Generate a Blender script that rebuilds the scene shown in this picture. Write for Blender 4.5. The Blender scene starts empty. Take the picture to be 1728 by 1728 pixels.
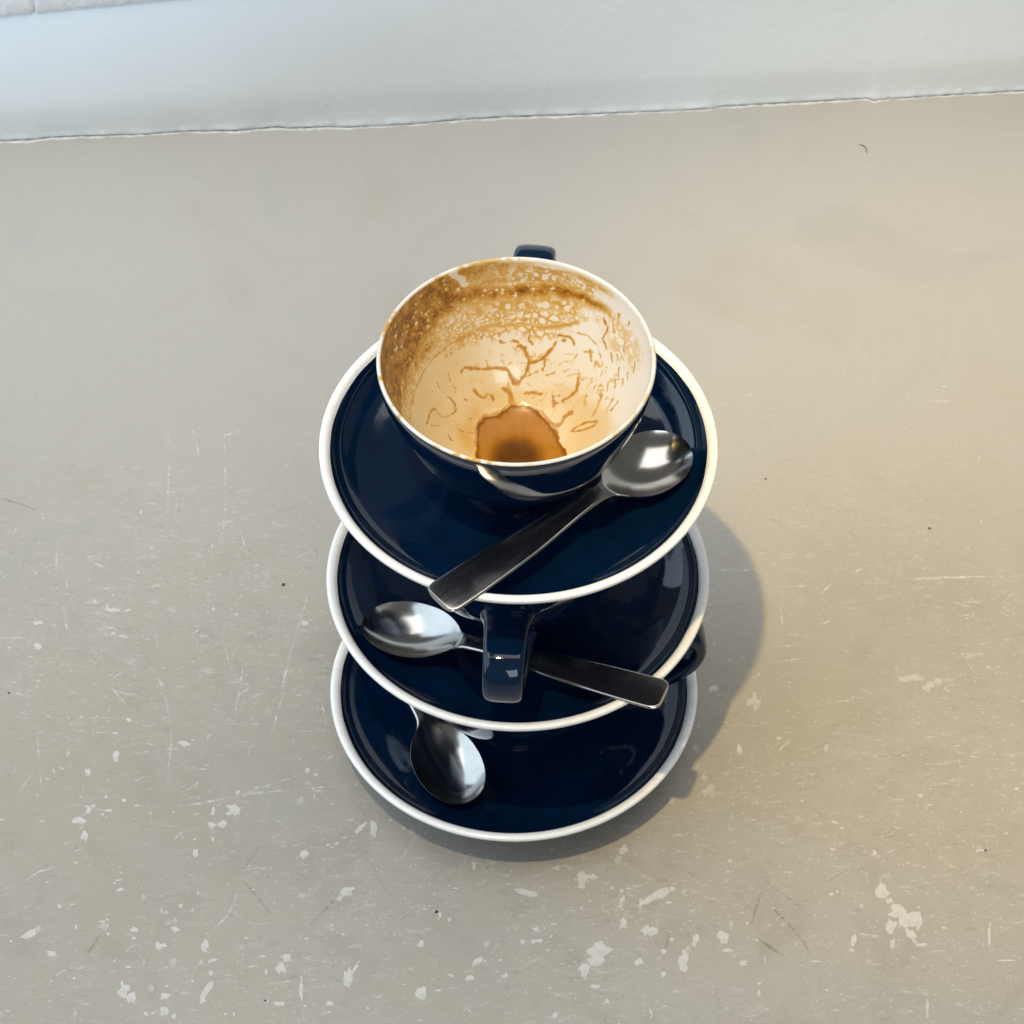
import bpy, math, random
import numpy as np
from mathutils import Vector, Matrix

MM = 0.001
scene = bpy.context.scene
COL = scene.collection

# ------------------------------------------------------------------ camera
cam_data = bpy.data.cameras.new("camera")
cam_data.sensor_width = 36.0
cam_data.lens = 36.0 * 3.4
cam_data.clip_start = 0.05
cam_data.clip_end = 50.0
cam = bpy.data.objects.new("camera", cam_data)
COL.objects.link(cam)
PITCH = math.radians(50.761)
DIST = 1.3351
fw = Vector((0, math.cos(PITCH), -math.sin(PITCH)))
cam.location = Vector((-0.001761, 0, 0.13944)) - fw * DIST
cam.rotation_euler = (math.radians(90) - PITCH, 0, 0)
cam_data.dof.use_dof = True
cam_data.dof.focus_distance = 1.24
cam_data.dof.aperture_fstop = 70.0
scene.camera = cam

# ------------------------------------------------------------------ world: dim, even light of a room
world = bpy.data.worlds.new("World")
scene.world = world
world.use_nodes = True
bg = world.node_tree.nodes["Background"]
bg.inputs[0].default_value = (1.0, 1.0, 0.96, 1)
bg.inputs[1].default_value = 0.14

# ------------------------------------------------------------------ lamps
def lamp(name, kind, loc, target, energy, color, **kw):
    d = bpy.data.lights.new(name, kind)
    d.energy = energy
    d.color = color
    for k, v in kw.items():
        setattr(d, k, v)
    o = bpy.data.objects.new(name, d)
    COL.objects.link(o)
    o.location = loc
    o.rotation_euler = (Vector(target) - Vector(loc)).to_track_quat('-Z', 'Y').to_euler()
    return o

# two small ceiling spots side by side, in front of and to the left of the stack;
# the second one is warmer and aimed further to the right
lamp("ceiling_spot", 'SPOT', (-0.315, -0.73, 2.4), (0.05, 0.22, 0.0), 82.0, (1.0, 0.92, 0.76),
     shadow_soft_size=0.020, spot_size=math.radians(28), spot_blend=1.0)
lamp("warm_ceiling_spot", 'SPOT', (-0.295, -0.73, 2.4), (0.215, 0.105, 0.0), 125.0, (1.0, 0.64, 0.06),
     shadow_soft_size=0.020, spot_size=math.radians(13.5), spot_blend=1.0)
# daylight from a window on the left
lamp("window_light", 'AREA', (-1.50, 0.12, 1.0), (0.0, 0.22, 0.05), 27.0, (0.68, 0.84, 1.0),
     shape='RECTANGLE', size=2.6, size_y=1.8)
# daylight coming back from the ceiling
lamp("ceiling_bounce", 'AREA', (0.0, 0.28, 2.3), (0.0, 0.28, 0.0), 38.0, (1.0, 0.98, 0.96),
     shape='RECTANGLE', size=3.0, size_y=1.9)
# added fill light behind the viewer, brightens the shadow in front of the stack
lamp("front_fill_light", 'AREA', (0.5, -2.6, 1.5), (0.0, 0.0, 0.08), 22.0, (0.90, 0.95, 1.0),
     shape='RECTANGLE', size=1.4, size_y=1.2)
# bluish skylight that reaches the wall at the left with a slanting edge
lamp("sky_streak", 'SPOT', (-0.90, -0.42, 0.62), (-0.41, 0.4054, 0.4100), 20.0, (0.28, 0.58, 1.0),
     shadow_soft_size=0.03, spot_size=math.radians(40.6), spot_blend=0.035)

scene.view_settings.view_transform = 'Standard'
scene.view_settings.look = 'None'
scene.view_settings.exposure = 0.0
scene.view_settings.gamma = 1.0

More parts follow.
